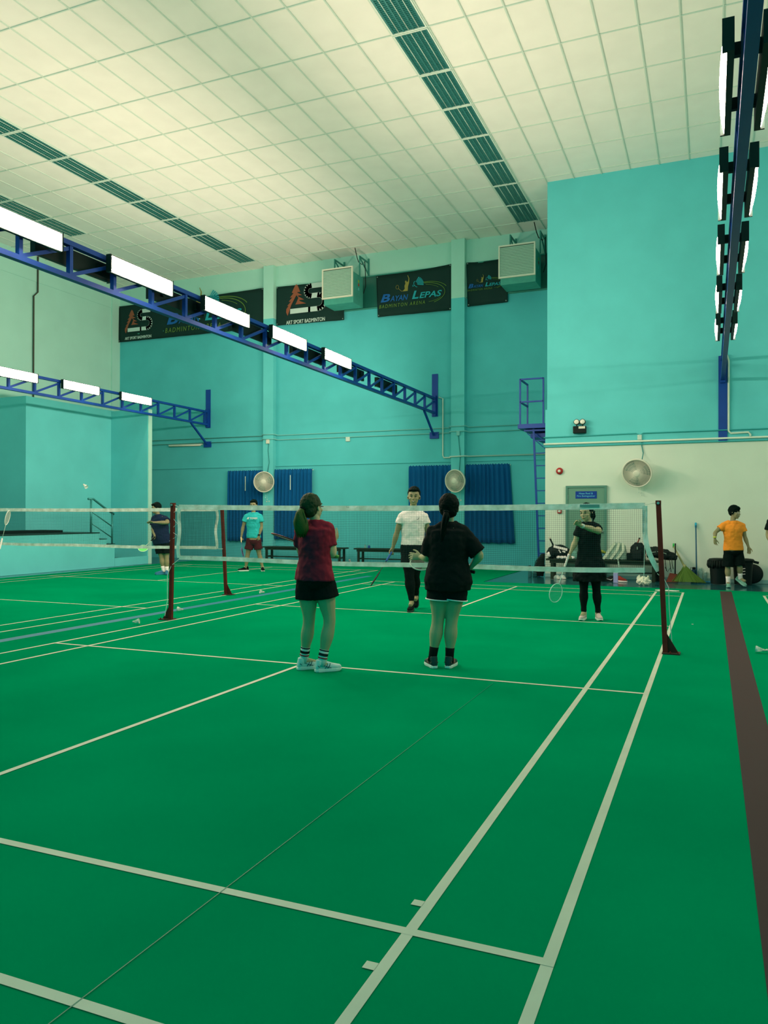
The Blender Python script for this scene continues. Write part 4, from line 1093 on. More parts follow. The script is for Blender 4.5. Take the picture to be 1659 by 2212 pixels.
# --- man in white beyond the net
I = person('smiling man in a white shirt and black leggings walking towards the net', 11.40,
    dict(head=(894, 1073), neck=(892, 1103), shL=(916, 1117), shR=(868, 1117), elL=(925, 1151), wrL=(927, 1182), elR=(857, 1152), wrR=(848, 1185),
         hipL=(902, 1192), hipR=(883, 1192), knL=(896, 1242, .02), knR=(884, 1243, -.08), anL=(899, 1285, .22), anR=(889, 1297, -.10), toeL=(897, 1298, .05), toeR=(884, 1312, -.30)),
    (-.05, -1), (-.10, -1), 1.03, SK2, .0065, False, girth=1.02, leg=1.15,
    hands=(((.05, 0, -1), (-1, 0, 0), (0, -1, 0), .4), ((-.3, -.1, -.9), (.6, -.6, -.3), (.4, -.8, 0), 1.1)))
shirt(I, M_WHITE, hem=.10, loose=.016, sleeve=.42, sl_r=.068, seed=21, flare=.0, collar=M_WHITE)
build('shirt_logo', MB().tube([I['nk']-ZZ*.13+I['F']*.118-I['S']*.06, I['nk']-ZZ*.125+I['F']*.118-I['S']*.08, I['nk']-ZZ*.10+I['F']*.116-I['S']*.09], .0025, 5), [M_BLACKC], I['t'])
leggings(I, M_BLACKC, 22); shorts(I, M_BLACKC, .20, .60, .115, .020, 23)
hair_cap(I, HB, 1.02, .026, .022, fringe=.5, sides=.3, short=True)
build('teeth', MB().ell(I['hc']-I['hu']*.059*I['h']+I['hd']*.0935*I['h'], I['hs']*.015, I['hd']*.004, I['hu']*.003, 10, 6), [M_WHITE], I['t'])
shoes(I, M_BLACKC, mat('black_sole', (.01, .04, .03), .6), None, mat('grey_lace', (.15, .30, .24), .7), 1.05, pitch=(.7, 0))
racket(at(846, 1193, 11.35), at(804, 1261, 10.95), dirv(.46, 0.03, -.28), 'dark racket with blue grip pointing down from the hand of the man in white', M_BLACKP, M_BLACKP, mat('grip_blue', (.02, .12, .40), .6))

# --- woman in the black dress
I = person('woman in a black sports dress and leggings, one arm across her chest, beyond the net', 10.42,
    dict(head=(1266, 1108), neck=(1271, 1130), shL=(1288, 1141), shR=(1254, 1142), elL=(1294, 1148, -.16), wrL=(1254, 1135, -.30), elR=(1242, 1173), wrR=(1232, 1194, -.04),
         hipL=(1285, 1220), hipR=(1262, 1220), knL=(1288, 1272), knR=(1261, 1270), anL=(1292, 1323), anR=(1261, 1320), toeL=(1299, 1337, -.20), toeR=(1252, 1332, -.20)),
    (-.25, -1), (-.62, -.70), .93, SK1, .006, True, leg=1.0, girth=1.0, arm=1.08,
    hands=(((-.75, -.2, .5), (.2, -.7, -.6), (0, 0, 1), .5), ((-.3, -.1, -.9), (.6, -.6, -.3), (.4, -.8, 0), 1.1)), headtilt=-.05)
o = shirt(I, M_BLACKC, hem=.02, loose=.018, sleeve=.55, sl_r=.066, seed=31, name='dress_top')
M_ = MB(); pel = I['pel']; secs = []
for q, w_, d_ in ((.22, .150, .115), (.05, .185, .145), (-.15, .205, .165), (-.35, .215, .175), (-.43, .218, .178)): secs.append((pel+ZZ*q*.5, I['S']*w_, I['F']*d_))
M_.loft(secs, 28); o = build('skirt', M_, [M_BLACKC], I['t']); cloth(o, 33, .010, (14, 14, 2))
leggings(I, M_BLACKC, 34)
hair_cap(I, HB, 1.05, .020, .014, sides=.8)
h0 = I['hc']-I['hd']*.10-ZZ*.0
ponytail(I, [h0, h0-I['hd']*.05+RX*.02-ZZ*.0, h0-I['hd']*.07+RX*.03-ZZ*.06, h0-I['hd']*.06+RX*.02-ZZ*.10], [.018, .032, .026, .010], HB, False)
build('wristband', MB().tube([I['P']['wrL']+(I['P']['elL']-I['P']['wrL']).normalized()*.02, I['P']['wrL']+(I['P']['elL']-I['P']['wrL']).normalized()*.05], .030, 12), [SW], I['t'], smooth=True)
shoes(I, mat('pale_pink_mesh', (.52, .48, .42), .6), mat('white_rubber', (.62, .78, .68), .5), None, mat('cream_lace', (.62, .66, .40), .7), .92)
racket(at(1229, 1197, 10.30), at(1200, 1283, 10.22), dirv(.45, -1, .1), 'pale green racket hanging from the hand of the woman in black dress', mat('racket_mint', (.40, .75, .62), .3), mat('string_mint', (.10, .45, .36), .5), M_WHITE)

# --- man in orange by the bins
I = person('man in a bright orange shirt and black shorts with glasses by the bins', 15.22,
    dict(head=(1587, 1108), neck=(1583, 1127), shL=(1603, 1137), shR=(1563, 1135), elL=(1609, 1160), wrL=(1617, 1182, -.05), elR=(1545, 1150), wrR=(1544, 1164, -.12),
         hipL=(1594, 1190), hipR=(1575, 1190), knL=(1598, 1226, -.05), knR=(1572, 1228), anL=(1599, 1248, .0), anR=(1573, 1256, .0), toeL=(1612, 1262, -.12), toeR=(1575, 1266, -.25)),
    (.10, -1), (.62, -.75), .98, SK2, .007, False, girth=1.12,
    hands=(((.15, 0, -1), (-.6, -.5, 0), (.3, -1, 0), .3), ((.0, -.25, -1), (.2, -.8, .1), (1, -.2, 0), .25, 1.8)))
shirt(I, mat('orange_shirt', (1.0, .33, .03), .7), hem=.02, loose=.018, sleeve=.50, sl_r=.070, seed=41)
shorts(I, M_BLACKC, .10, .90, .105, .016, 42)
hair_cap(I, HB, 1.10, .010, .022, fringe=1.1, sides=.5, short=True)
gl = MB()
for s_ in (-1, 1):
    c_ = I['hc']+I['hs']*.031*s_+I['hd']*.092+I['hu']*.002; gl.tube([c_+I['hs']*.022*math.cos(2*PI*i/16)+I['hu']*.016*math.sin(2*PI*i/16) for i in range(16)], .0018, 5, closed=True)
    gl.tube([c_+I['hs']*.022*s_, I['hc']+I['hs']*.079*s_], .0018, 5)
build('glasses', gl, [M_WHITE], I['t'])
build('wristband', MB().tube([I['P']['wrR']+ZZ*.02, I['P']['wrR']+ZZ*.045], .031, 12), [mat('yellow_band', (.6, .7, .1), .6)], I['t'], smooth=True)
sock(I, M_WHITE, .10)
shoes(I, mat('grey_green_mesh', (.16, .42, .32), .6), mat('pale_green_sole', (.22, .55, .44), .6), None, mat('cream_lace', (.62, .66, .40), .7), 1.0, pitch=(.55, 0))

# --- man in the turquoise shirt
I = person('man in a turquoise printed shirt and dark red shorts beside the left pilaster', 19.21,
    dict(head=(547.5, 1092), neck=(547.5, 1109), shL=(562, 1116), shR=(532.5, 1116), elL=(565, 1138), wrL=(559.5, 1158, -.08), elR=(525, 1138), wrR=(521.5, 1159, -.05),
         hipL=(555, 1167), hipR=(541, 1167), knL=(560, 1197), knR=(535, 1197), anL=(567, 1225), anR=(531, 1226), toeL=(569, 1235, -.22), toeR=(512, 1234, -.10)),
    (-.05, -1), (-.12, -1), 1.03, SK2, .008, False, girth=.98,
    hands=(((.0, 0, -1), (-.5, .5, 0), (0, -1, 0), .3), ((.1, 0, -1), (.7, -.3, 0), (0, -1, 0), 1.0)))
TQ = mat('turquoise_shirt', (.02, .52, .52), .75)
shirt(I, TQ, hem=.09, loose=.02, sleeve=.50, sl_r=.075, seed=51)
c_ = at(532+1.5, 1121.5, 19.21-.175); text_mesh('shirt_text', 'YONEX', c_+RX*.07, RX, ZZ, .19, M_SIGW, I['t'], bold=.03, height=.045, depth=.02)
lg = MB(); lg.bar(c_, c_+RX*.025+ZZ*.045, .014); lg.bar(c_+RX*.025+ZZ*.045, c_+RX*.03, .014); lg.bar(c_+RX*.03, c_+RX*.055+ZZ*.045, .014); build('shirt_emblem', lg, [M_SIGW], I['t'])
shorts(I, mat('dark_red_shorts', (.06, .006, .010), .8), .15, .66, .100, .014, 52)
hair_cap(I, HB, 1.04, .020, .020, fringe=.4, short=True)
build('watch', MB().tube([I['P']['wrL']+ZZ*.015, I['P']['wrL']+ZZ*.045], .034, 12), [M_BLACKP], I['t'], smooth=True)
shoes(I, M_BLACKC, mat('white_rubber', (.62, .78, .68), .5), None, M_WHITE, 1.05)
racket(at(520.5, 1161, 19.1), at(524.5, 1200, 18.6), dirv(1, -.25, 0), 'thin racket hanging down beside the man in turquoise', mat('racket_pinkblue', (.20, .12, .35), .3), M_NET, mat('grip_cream', (.7, .6, .3), .7))

# --- man in navy, swinging
I = person('heavy man in a navy shirt and black shorts reaching one arm across, at left', 18.10,
    dict(head=(337, 1098.5), neck=(341, 1113), shL=(357, 1121), shR=(333, 1121), elL=(363, 1129, -.22), wrL=(331, 1128.5, -.36), elR=(330, 1143, -.05), wrR=(334, 1157, -.20),
         hipL=(359, 1176), hipR=(344, 1176), knL=(360, 1205), knR=(349, 1205), anL=(360.5, 1232), anR=(353, 1231), toeL=(359, 1243, -.25), toeR=(334, 1242, -.12)),
    (-.45, -.9), (-.78, -.60), 1.0, SK2, .008, False, girth=1.20, arm=1.1,
    hands=(((-1, -.1, .05), (0, -.6, -.8), (0, 0, 1), .25), ((-.1, -.2, -1), (-.5, -.5, 0), (0, -1, 0), 1.1)))
shirt(I, mat('navy_shirt', (.002, .012, .05), .85), hem=.02, loose=.024, sleeve=.62, sl_r=.078, seed=61, belly=.05)
shorts(I, M_BLACKC, .12, .66, .112, .018, 62)
hair_cap(I, HB, 1.06, .016, .016, fringe=.5, sides=.5, short=True)
sock(I, M_WHITE, .09)
shoes(I, mat('blue_mesh', (.02, .16, .26), .6), mat('blue_sole', (.03, .22, .34), .6), None, SW, 1.05)
racket(at(334.5, 1160, 17.8), at(312, 1181.5, 17.38), dirv(.25, -.7, .7), 'bright green strung racket low in the hand of the man in navy', mat('racket_pale', (.6, .8, .6), .3), mat('string_green', (.18, .80, .22), .5), M_BLACKC, st=.0045)

# --- player cut by the right edge, and the one just out of the picture at left
I = person('person in a black shirt cut off by the right edge of the photo', 14.2,
    dict(head=(1688, 1098), neck=(1685, 1118), shL=(1702, 1129), shR=(1664, 1128), elL=(1706, 1160), wrL=(1700, 1190), elR=(1658, 1156), wrR=(1668, 1176, -.2),
         hipL=(1692, 1192), hipR=(1676, 1192), knL=(1694, 1232), knR=(1675, 1232), anL=(1696, 1266), anR=(1674, 1266), toeL=(1698, 1276, -.2), toeR=(1670, 1276, -.2)),
    (-.1, -1), (-.3, -1), .98, SK2, .008, False, hands=(((0, 0, -1), (-1, 0, 0), (0, -1, 0), .4), ((.5, -.2, -.6), (0, -.5, .5), (0, -1, 0), .4)))
shirt(I, M_BLACKC, hem=.0, loose=.02, sleeve=.62, sl_r=.074, seed=71); shorts(I, M_BLACKC, .12, .75, .105, .016, 72); hair_cap(I, HB, 1.06, .016, .016, fringe=.5, short=True)
shoes(I, M_BLACKC, mat('white_rubber', (.62, .78, .68), .5), None, M_WHITE, 1.0)
I = person('player just left of the picture, only the raised racket shows at the edge', 13.0,
    dict(head=(-48, 1098), neck=(-48, 1120), shL=(-68, 1133), shR=(-28, 1133), elL=(-74, 1165), wrL=(-66, 1195), elR=(-20, 1172, .08), wrR=(-4, 1184, .25),
         hipL=(-58, 1202), hipR=(-38, 1202), knL=(-60, 1245), knR=(-36, 1245), anL=(-60, 1284), anR=(-36, 1284), toeL=(-62, 1290, .2), toeR=(-30, 1290, .2)),
    (.1, 1), (.1, 1), .98, SK2, .009, False, hands=(((0, 0, -1), (1, 0, 0), (0, 1, 0), .4), ((.15, .1, 1), (-.8, .3, 0), (0, 1, 0), 1.0)))
shirt(I, M_WHITE, hem=.0, loose=.02, sleeve=.55, sl_r=.070, seed=81); shorts(I, M_BLACKC, .12, .65, .105, .016, 82); hair_cap(I, HB, 1.06, .016, .016)
shoes(I, M_BLACKC, mat('white_rubber', (.62, .78, .68), .5), None, M_WHITE, 1.0)
racket(at(-1, 1186, 13.25), at(17.5, 1113, 13.3), dirv(1, .10, 0), 'upright racket edge on at the left edge, white grip', mat('racket_pale2', (.62, .70, .62), .3), mat('string_pale', (.5, .55, .45), .5), M_WHITE)
# ================================================================== THINGS ON AND UNDER THE RIGHT BENCH
def sbag(name, label, cat, u, v, Y, w, h, d, m_, parts=None, sag=.0, top=.7, amp=.012, rot=0.0):
    """soft bag standing on whatever is under pixel (u, v) at depth Y"""
    c = on(u, v, 'y', Y); t = thing(name, c, label, cat); M = MB()
    cr, sr = math.cos(rot), math.sin(rot)
    secs = []
    for q, sc in ((0, .86), (.08, 1), (.35, 1.04), (.65, .98), (.88, (top+1)/2), (1.0, top*.8)):
        secs.append((c+ZZ*(h*q), RX*(w/2*sc), DX*(d/2*sc)))
    M.loft(secs, 20)
    o = build('body', M, [m_], t); remesh(o, .012, 3, amp, .09)
    if rot: t.rotation_euler = (0, 0, 0)
    return t, c, o
BY = 8.90; BZ = .445
def bz(u, Y=BY): p = on(u, 1200, 'y', Y); return Vector((p.x, Y, BZ))
M_BAG = mat('bag_black', (.004, .014, .012), .7, spec=.2)
M_SIL = mat('bag_silver', (.30, .46, .36), .6)
# duffle with white print
c = bz(1208); t = thing('sports_bag', c, 'black and white sports bag lying at the left end of the loaded bench', 'bag')
M = MB(); M.ell(c+Vector((0, 0, .15)), (.25, 0, -.03), (0, .16, 0), (.02, 0, .15), 20, 14); M.ell(c+Vector((-.17, -.02, .11)), (.10, 0, 0), (0, .13, 0), (0, 0, .12), 16, 10)
o = build('body', M, [M_BAG], t); remesh(o, .011, 3, .008, .1)
g = MB(); g.ell(c+Vector((-.20, -.13, .09)), (.05, 0, 0), (0, .03, 0), (0, 0, .06), 12, 8); g.bar(c+Vector((-.10, -.13, .27)), c+Vector((.20, -.14, .20)), .05, .012, up=(0, 1, 0)); g.bar(c+Vector((.02, -.165, .20)), c+Vector((.06, -.165, .13)), .02, .01, up=(0, 1, 0)); g.bar(c+Vector((.10, -.165, .17)), c+Vector((.16, -.165, .15)), .03, .01, up=(0, 1, 0))
build('white_print', g, [M_WHITE], t)
g0 = c+Vector((-.10, 0, .22))
rk = thing('badminton_racket', g0, 'racket handle with pale butt sticking out of the black and white bag', 'racket', 'badminton rackets')
build('grip', MB().tube([g0, g0+Vector((-.10, -.02, .22))], [.018, .018], 8), [M_BAG], rk, smooth=True)
build('butt_cap', MB().ball(g0+Vector((-.103, -.02, .225)), .026, 10, 8), [M_CORK], rk, smooth=True)
for k, (dx, dy) in enumerate(((.02, -.19), (.09, -.17), (.15, -.19), (.24, -.14), (.31, -.16))):
    cc = c+Vector((dx, dy, .035)); o = build('crumpled_sock', MB().ell(cc, (.05, 0, .005), (0, .03, 0), (0, .005, .032), 12, 8), [M_WHITE]); remesh(o, .008, 2, .006, .04)
    tag(o, ['white rolled sock on the bench under the black bag', 'second white rolled sock under the black bag', 'third white rolled sock by the hand of the woman in black', 'white rolled sock further right on the bench', 'white rolled sock nearest to the black dress'][k], 'sock', 'white socks on the bench')
c = bz(1238, 8.98); o = build('folded_towel', MB().box(c.x-.09, c.x+.09, c.y-.10, c.y+.08, BZ, BZ+.16), [mat('towel_grey', (.16, .40, .32), .8)], bevel=.03); remesh(o, .012, 3, .010, .08); tag(o, 'grey green towel folded on the bench behind a racket arm', 'towel')
c = bz(1299, 8.92); o = build('folded_cloth', MB().ell(c+Vector((0, 0, .07)), (.08, 0, 0), (0, .08, 0), (0, 0, .07), 14, 10), [mat('cloth_blue', (.10, .30, .42), .8)]); remesh(o, .012, 2, .010, .08); tag(o, 'bluish cloth heap right of the black dress', 'cloth')
o = build('yellow_pouch', MB().ell(c+Vector((.02, -.02, .17)), (.09, 0, -.03), (0, .06, 0), (.01, 0, .03), 14, 8), [mat('pouch_yellow', (.28, .34, .05), .7)]); tag(o, 'small yellow pouch on top of the bluish cloth', 'pouch')
# silver backpack with pale straps
c = bz(1331); t = thing('backpack', c, 'silver grey backpack with pale straps on the bench', 'backpack')
M = MB(); M.loft([(c+Vector((-.01, 0, .01)), Vector((.23, 0, 0)), Vector((0, .13, 0))), (c+Vector((0, 0, .15)), Vector((.22, 0, 0)), Vector((0, .14, 0))), (c+Vector((.03, .02, .28)), Vector((.17, 0, 0)), Vector((0, .11, 0))), (c+Vector((.05, .03, .36)), Vector((.11, 0, 0)), Vector((0, .07, 0)))], 20)
o = build('body', M, [M_SIL], t); remesh(o, .012, 3, .010, .1)
for dx in (-.15, .0, .13):
    build('strap', MB().bar(c+Vector((dx-.10, -.15, .02)), c+Vector((dx+.03, -.15, .20)), .05, .015, up=(0, 1, 0)).bar(c+Vector((dx+.03, -.15, .20)), c+Vector((dx*.6+.07, -.09, .36)), .05, .015, up=(0, 1, 0)), [mat('strap_pale', (.55, .66, .50), .7)], t)
build('hanging_strap', MB().bar(c+Vector((.05, -.17, .04)), c+Vector((.08, -.19, -.14)), .03, .008, up=(0, 1, 0)), [M_SIL], t)
# black bags
c = bz(1358, 8.94); o = build('black_box_bag', MB().box(c.x-.09, c.x+.08, c.y-.08, c.y+.1, BZ, BZ+.15), [M_BAG], bevel=.02); tag(o, 'small black box bag between the silver backpack and the tall black bag', 'bag')
c = bz(1378); t = thing('backpack', c, 'tall black backpack on the bench behind the net side tape', 'backpack')
M = MB(); M.loft([(c+ZZ*.005, Vector((.15, 0, 0)), Vector((0, .12, 0))), (c+ZZ*.18, Vector((.16, 0, 0)), Vector((0, .13, 0))), (c+ZZ*.30, Vector((.14, 0, 0)), Vector((0, .10, 0))), (c+ZZ*.37, Vector((.07, 0, 0)), Vector((0, .05, 0)))], 20)
o = build('body', M, [M_BAG], t); remesh(o, .012, 3, .010, .1)
build('front_pocket', MB().box(c.x-.09, c.x+.09, c.y-.155, c.y-.11, BZ+.03, BZ+.17), [M_BAG], t, bevel=.015)
build('zip_tab', MB().box(c.x-.01, c.x+.005, c.y-.135, c.y-.125, BZ+.23, BZ+.29), [M_SIL], t)
g0 = c+Vector((-.02, .0, .33)); rk = thing('badminton_racket', g0, 'reddish racket handle sticking out of the tall black backpack', 'racket', 'badminton rackets')
build('grip', MB().tube([g0, g0+Vector((.05, 0, .13))], [.016, .016], 8), [mat('grip_red', (.28, .10, .06), .7)], rk, smooth=True)
build('butt_cap', MB().ball(g0+Vector((.05, 0, .13)), .019, 8, 6), [M_BAG], rk, smooth=True)
p0 = on(1425, 1200, 'y', 8.9); c = Vector((p0.x, 8.9, BZ)); t = thing('racket_bag', c, 'black racket bag lying over the right bench end with straps hanging', 'bag')
M = MB(); M.tube([c+Vector((-.26, 0, .16)), c+Vector((-.10, 0, .18)), c+Vector((.10, -.02, .13)), c+Vector((.24, -.04, .10)), c+Vector((.34, -.05, .06))], [.10, .12, .11, .08, .05], 14)
o = build('body', M, [M_BAG], t); remesh(o, .011, 3, .010, .09)
g = MB()
for dx, L in ((.03, .14), (.11, .20), (.20, .22), (.24, .16)): g.tube([c+Vector((dx, -.10, .05)), c+Vector((dx+.01, -.13, -.05)), c+Vector((dx+.03, -.12, -L))], .008, 6)
g.tube([c+Vector((.11, -.12, -.12)), c+Vector((.16, -.13, -.22)), c+Vector((.22, -.12, -.13))], .006, 6)
build('strap', g, [M_BAG], t)
build('piping', MB().tube([c+Vector((-.20, -.11, .17)), c+Vector((.0, -.13, .20)), c+Vector((.14, -.12, .15))], .006, 6), [M_SIL], t)
# on the floor
def gp(u, v): p = on(u, v, 'z', 0); p.z = 0; return p
c = gp(1391, 1264.5); t = thing('plastic_bag', c, 'crumpled white plastic bag on the floor in front of the bench', 'bag')
M = MB(); M.ell(c+Vector((0, 0, .075)), (.135, 0, 0), (0, .09, 0), (0, 0, .085), 18, 12); M.ell(c+Vector((-.10, 0, .15)), (.03, 0, .02), (0, .03, 0), (0, 0, .035), 10, 8); M.ell(c+Vector((.08, 0, .15)), (.03, 0, 0), (0, .03, 0), (0, 0, .05), 10, 8)
o = build('body', M, [mat('plastic_white', (.70, .76, .58), .5)], t); remesh(o, .010, 1, .016, .07)
def bottle(c, r, h, m_, capm, label, handle=False, waist=True):
    t = thing('water_bottle', c, label, 'bottle', 'bottles near the benches')
    build('body', MB().lathe(c, [(r*.9, 0), (r, .01), (r, h*.35), (r*(.9 if waist else 1), h*.45), (r, h*.55), (r, h*.72), (r*.5, h*.86)], (0, 0, 1), 20), [m_], t, smooth=True)
    build('cap', MB().lathe(c+ZZ*(h*.86), [(r*.5, 0), (r*.55, .01), (r*.55, h*.11), (r*.4, h*.14)], (0, 0, 1), 16), [capm], t, smooth=True)
    if handle: build('carry_loop', MB().tube([c+Vector((-r*.5, 0, h*.93)), c+Vector((-r, 0, h*.98)), c+Vector((-r*1.1, 0, h*.8))], .006, 6), [capm], t)
    return t
M_SMOKE = mat('smoky_plastic', (.02, .12, .12), .2, spec=.5); M_CLEAR = mat('clear_plastic', (.30, .60, .52), .12, spec=.6, alpha=.45)
bottle(gp(1145, 1247), .045, .265, M_SMOKE, M_BLACKP, 'tall smoky bottle on the floor left of the ladder foot', True)
bottle(gp(1155, 1246), .05, .13, M_SMOKE, M_BLACKP, 'short dark cup beside the tall smoky bottle')
bottle(gp(1499, 1257), .062, .31, mat('navy_plastic', (.01, .05, .10), .25), M_BLACKP, 'dark blue drinking jug on the floor by the mop pole', True)
bottle(gp(1513, 1257), .052, .30, M_CLEAR, M_PVC, 'large clear water bottle between mop and bins')
bottle(gp(1524, 1257.5), .04, .22, M_CLEAR, M_PVC, 'smaller clear water bottle nearest to the bins')
for k, (u_, lab) in enumerate(((789, 'clear bottle lying at the left on the bench behind the man in white'), (797, 'blue labelled small bottle on the bench behind the man in white'))):
    p_ = on(u_, 1183, 'y', 11.45); p_.z = .47; bottle(p_, .035, .09, M_CLEAR if k == 0 else mat('blue_label', (.02, .12, .40), .4), M_PVC, lab)
c = gp(1330, 1259); t = thing('carton', c, 'lavender upright carton on the floor under the bench', 'carton')
build('body', MB().box(c.x-.045, c.x+.045, c.y-.03, c.y+.04, 0, .20), [mat('lavender_card', (.32, .36, .62), .6)], t, bevel=.004)
build('lid', MB().box(c.x-.047, c.x+.047, c.y-.032, c.y+.042, .198, .212), [mat('lavender_lid', (.40, .46, .60), .6)], t)
def low_shoe(c, d, label, up_m, sole_m, sw=None, slipper=False, cat='shoe', grp=None):
    c = Vector(c); d = Vector((d[0], d[1], 0)).normalized(); sd = d.cross(ZZ); t = thing('slipper' if slipper else 'sports_shoe', c, label, cat, grp)
    out = [(-.13, 0), (-.12, .03), (-.05, .032), (.04, .04), (.10, .04), (.14, .02), (.145, 0), (.14, -.02), (.10, -.04), (.04, -.04), (-.05, -.032), (-.12, -.03)]
    build('sole', MB().prism([c+d*x+sd*y+ZZ*.002 for x, y in out], (0, 0, 1), .028), [sole_m], t, bevel=.004)
    M = MB()
    if slipper: M.loft([(c+d*x+ZZ*.025, sd*.044, ZZ*h_) for x, h_ in ((-.02, .02), (.0, .055), (.06, .06), (.10, .045))], 16)
    else: M.loft([(c+d*x+ZZ*(.025+h_*.4), sd*w_, ZZ*h_*.7) for x, w_, h_ in ((-.125, .02, .05), (-.09, .032, .09), (-.03, .034, .09), (.03, .038, .06), (.10, .038, .04), (.135, .02, .025))], 16)
    o = build('upper', M, [up_m], t); remesh(o, .008, 2)
    if sw: build('swoosh_mark', MB().tube([c+d*-.06-sd*.036+ZZ*.06, c+d*-.03-sd*.040+ZZ*.035, c+d*.06-sd*.043+ZZ*.06], [.003, .009, .003], 6), [sw], t)
    return t
low_shoe(gp(1200, 1250), (.75, -.6), 'white slipper under the left bench end, the left one', mat('white_rubber', (.62, .78, .68), .5), M_CREAMP, slipper=True, cat='slipper', grp='pair of white slippers')
low_shoe(gp(1212, 1250), (.75, -.6), 'white slipper under the left bench end, the right one', MATS['white_rubber'], M_CREAMP, slipper=True, cat='slipper', grp='pair of white slippers')
low_shoe(gp(1316, 1256), (-.9, -.3), 'black sports shoe with a white tick under the bench', M_BAG, M_BAG, M_WHITE)
low_shoe(gp(1342, 1257), (.85, -.5), 'red sports shoe beside the lavender carton', mat('shoe_red', (.25, .03, .02), .7), M_WHITE)
c = gp(1418, 1254); o = build('black_carton', MB().box(c.x-.07, c.x+.10, c.y-.1, c.y+.1, 0, .24), [M_BAG], bevel=.01); tag(o, 'small black box on the floor under the right bench end', 'box')
c = gp(1165, 1245); t = thing('backpack', c, 'dark backpack standing on the floor at the wall corner by the ladder', 'backpack')
M = MB(); M.loft([(c+ZZ*.01, Vector((.10, 0, 0)), Vector((0, .12, 0))), (c+ZZ*.20, Vector((.12, 0, 0)), Vector((0, .13, 0))), (c+Vector((.05, 0, .42)), Vector((.08, 0, 0)), Vector((0, .10, 0))), (c+Vector((.08, 0, .52)), Vector((.04, 0, 0)), Vector((0, .05, 0)))], 18)
o = build('body', M, [M_BAG], t); remesh(o, .012, 3, .008, .1)
build('strap', MB().tube([c+Vector((.05, -.12, .48)), c+Vector((-.05, -.15, .35)), c+Vector((-.10, -.14, .10))], .012, 6), [mat('dark_teal', (.01, .08, .07), .6)], t)
# broom, dustpan, brush pole, mop
c = gp(1488, 1260); t = thing('broom', c, 'straw broom with green tipped wooden handle leaning on the right wall', 'broom')
c.y = min(c.y, 9.15)
tp = on(1455, 1180, 'y', 9.26)
nk_ = c+Vector((-.08, .05, .33))
build('handle', MB().tube([nk_, tp], [.022, .014], 10), [mat('pale_wood', (.33, .36, .16), .6)], t, smooth=True)
build('handle_tip', MB().tube([tp-ZZ*.03, tp+ZZ*.06], [.020, .018], 10), [mat('green_tip', (.03, .50, .10), .6)], t, smooth=True)
M = MB(); rnd = random.Random(5); M.loft([(nk_+ZZ*.02, Vector((.03, 0, 0)), Vector((0, .02, 0))), (c+Vector((-.03, .03, .18)), Vector((.17, 0, 0)), Vector((0, .03, 0))), (c+Vector((0, 0, .03)), Vector((.29, 0, 0)), Vector((0, .04, 0)))], 20)
for i in range(90):
    a = rnd.uniform(-1, 1); M.bar(nk_+Vector((a*.02, rnd.uniform(-.02, .02), .0)), c+Vector((a*.33, rnd.uniform(-.05, .04), .01+.03*rnd.random())), .005)
build('bristle_head', M, [mat('straw', (.09, .19, .03), .8)], t)
build('binding', MB().tube([nk_-ZZ*.02, nk_+ZZ*.05], .028, 10), [MATS['pale_wood']], t, smooth=True)
c = gp(1452, 1258); t = thing('dustpan', c, 'red brown dustpan on the floor with black upright handle', 'dustpan')
build('pan', MB().prism([c+Vector((-.12, -.06, .005)), c+Vector((.12, -.06, .005)), c+Vector((.10, .0, .17)), c+Vector((-.05, .0, .19))], (0, 1, 0), .10), [mat('dustpan_red', (.16, .04, .02), .6)], t, bevel=.006)
tp = on(1459, 1174, 'y', 9.2); build('handle', MB().tube([Vector((tp.x+.005, c.y+.02, .16)), tp], .013, 8), [M_BLACKP], t, smooth=True)
c = gp(1512, 1258); t = thing('mop', c, 'flat mop with long blue grey pole leaning on the right wall', 'mop')
tp = on(1503, 1129, 'y', 9.28); b0 = on(1505, 1254, 'y', 9.10)
build('pole', MB().tube([Vector((b0.x, 9.10, .03)), tp], .014, 10), [mat('pole_blue', (.02, .12, .20), .5)], t, smooth=True)
build('pole_grip', MB().tube([tp-ZZ*.10, tp+ZZ*.0], .022, 10), [mat('grip_sky', (.03, .42, .62), .5)], t, smooth=True)
build('mop_head', MB().box(b0.x-.10, b0.x+.30, 9.06, 9.16, .004, .035), [mat('mop_blue', (.03, .25, .42), .6)], t, bevel=.006)
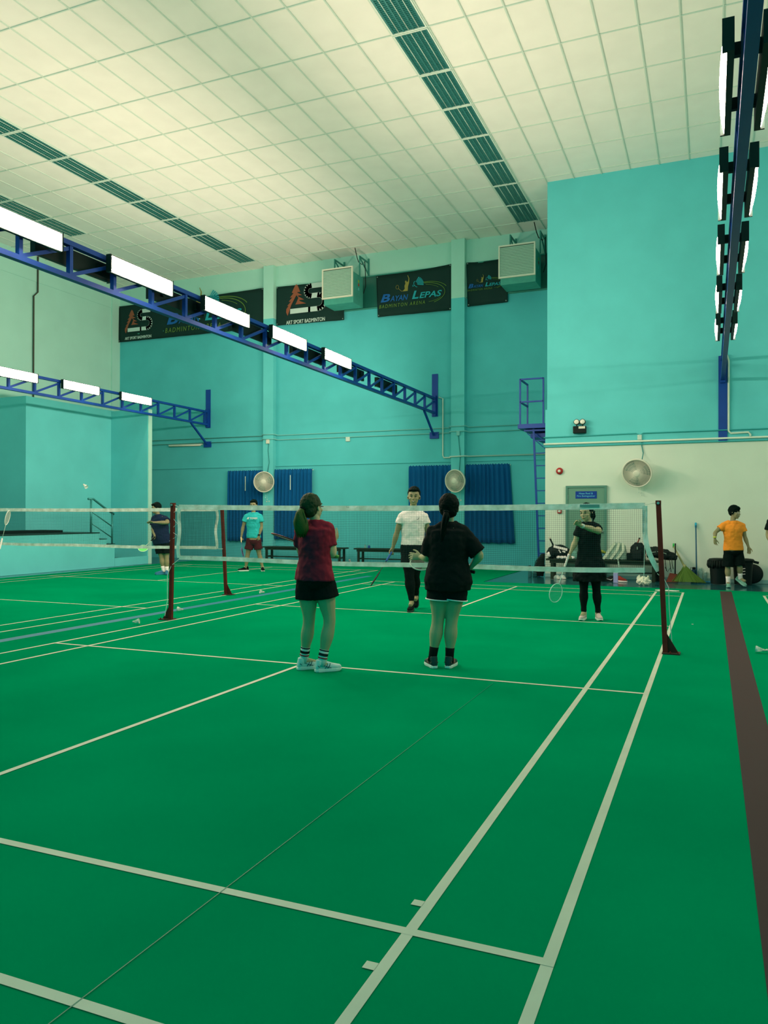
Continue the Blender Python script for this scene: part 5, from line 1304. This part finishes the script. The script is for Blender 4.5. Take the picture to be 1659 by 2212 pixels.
def bin_(c, w_, h, label, lid=True, mark=False):
    t = thing('rubbish_bin', c, label, 'bin', 'black rubbish bins')
    build('body', MB().loft([(c+ZZ*.01, Vector((w_*.42, 0, 0)), Vector((0, w_*.40, 0))), (c+ZZ*h*.93, Vector((w_*.5, 0, 0)), Vector((0, w_*.46, 0)))], 28), [M_BLACKP], t, smooth=False)
    build('rim', MB().loft([(c+ZZ*h*.90, Vector((w_*.54, 0, 0)), Vector((0, w_*.50, 0))), (c+ZZ*h*.95, Vector((w_*.56, 0, 0)), Vector((0, w_*.52, 0))), (c+ZZ*h, Vector((w_*.50, 0, 0)), Vector((0, w_*.47, 0))), (c+ZZ*h*1.02, Vector((w_*.3, 0, 0)), Vector((0, w_*.3, 0)))], 28), [M_BLACKP], t, smooth=True)
    if not mark:
        M = MB()
        for i in range(26):
            a = 2*PI*i/26; r = w_*.55; M.tube([c+Vector((math.cos(a)*r, math.sin(a)*r*.92, h*.93)), c+Vector((math.cos(a)*r*1.03, math.sin(a)*r*.95, h*(.80-.05*(i % 3)))), c+Vector((math.cos(a)*r*.94, math.sin(a)*r*.88, h*(.66-.04*(i % 2))))], [.022, .028, .008], 6)
        o = build('bin_liner', M, [M_BAG], t, smooth=True)
    else:
        for k, (dx, dz) in enumerate(((0, .0), (.005, .055), (.0, .11))):
            build('print_mark', MB().bar(c+Vector((-.045+dx, -w_*.475, h*.42+dz)), c+Vector((.035, -w_*.475, h*.42+dz+.01)), .012, .006, up=(0, 1, 0)).bar(c+Vector((-.03, -w_*.475, h*.42+dz)), c+Vector((-.025, -w_*.475, h*.42+dz+.04)), .010, .006, up=(0, 1, 0)), [M_WHITE], t)
        build('lid_handle', MB().bar(c+Vector((w_*.5, -.06, h*.90)), c+Vector((w_*.75, -.06, h*.86)), .05, .05), [M_BLACKP], t)
    return t
c = gp(1552, 1262); bin_(c, .35, .52, 'black rubbish bin with liner on the left behind the man in orange')
c = gp(1605, 1263); bin_(c, .38, .52, 'black rubbish bin with white marks right of the man in orange', mark=True)
c = gp(1628, 1260); c.y = 9.25; o = build('bin_lid', MB().lathe(c+Vector((-.03, -.03, .205)), [(.20, 0), (.20, .02), (.17, .035), (.001, .04)], (0, -1, .08), 32), [M_BLACKP], smooth=True); tag(o, 'round black lid leaning on the wall behind the right bin', 'bin lid')
# loose cord on the floor beyond the right post
g = MB(); p_ = gp(1440, 1276.5); pts = []
for i in range(40):
    a = i*.55; pts.append(p_+Vector((.24*math.cos(a)*(.4+i/66), .07*math.sin(a)*(.4+i/66), .006+.001*(i % 3))))
g.tube(pts, .007, 5); tag(build('loose_cord', g, [M_TAPE]), 'loose white cord heaped on the mat beyond the right post', 'cord')
g = MB(); p_ = gp(1496, 1349); tag(build('feather_scrap', MB().box(p_.x-.012, p_.x+.012, p_.y-.008, p_.y+.008, .001, .006), [M_FEATHER]), 'tiny white feather scrap on the green mat right of the post', 'feather')
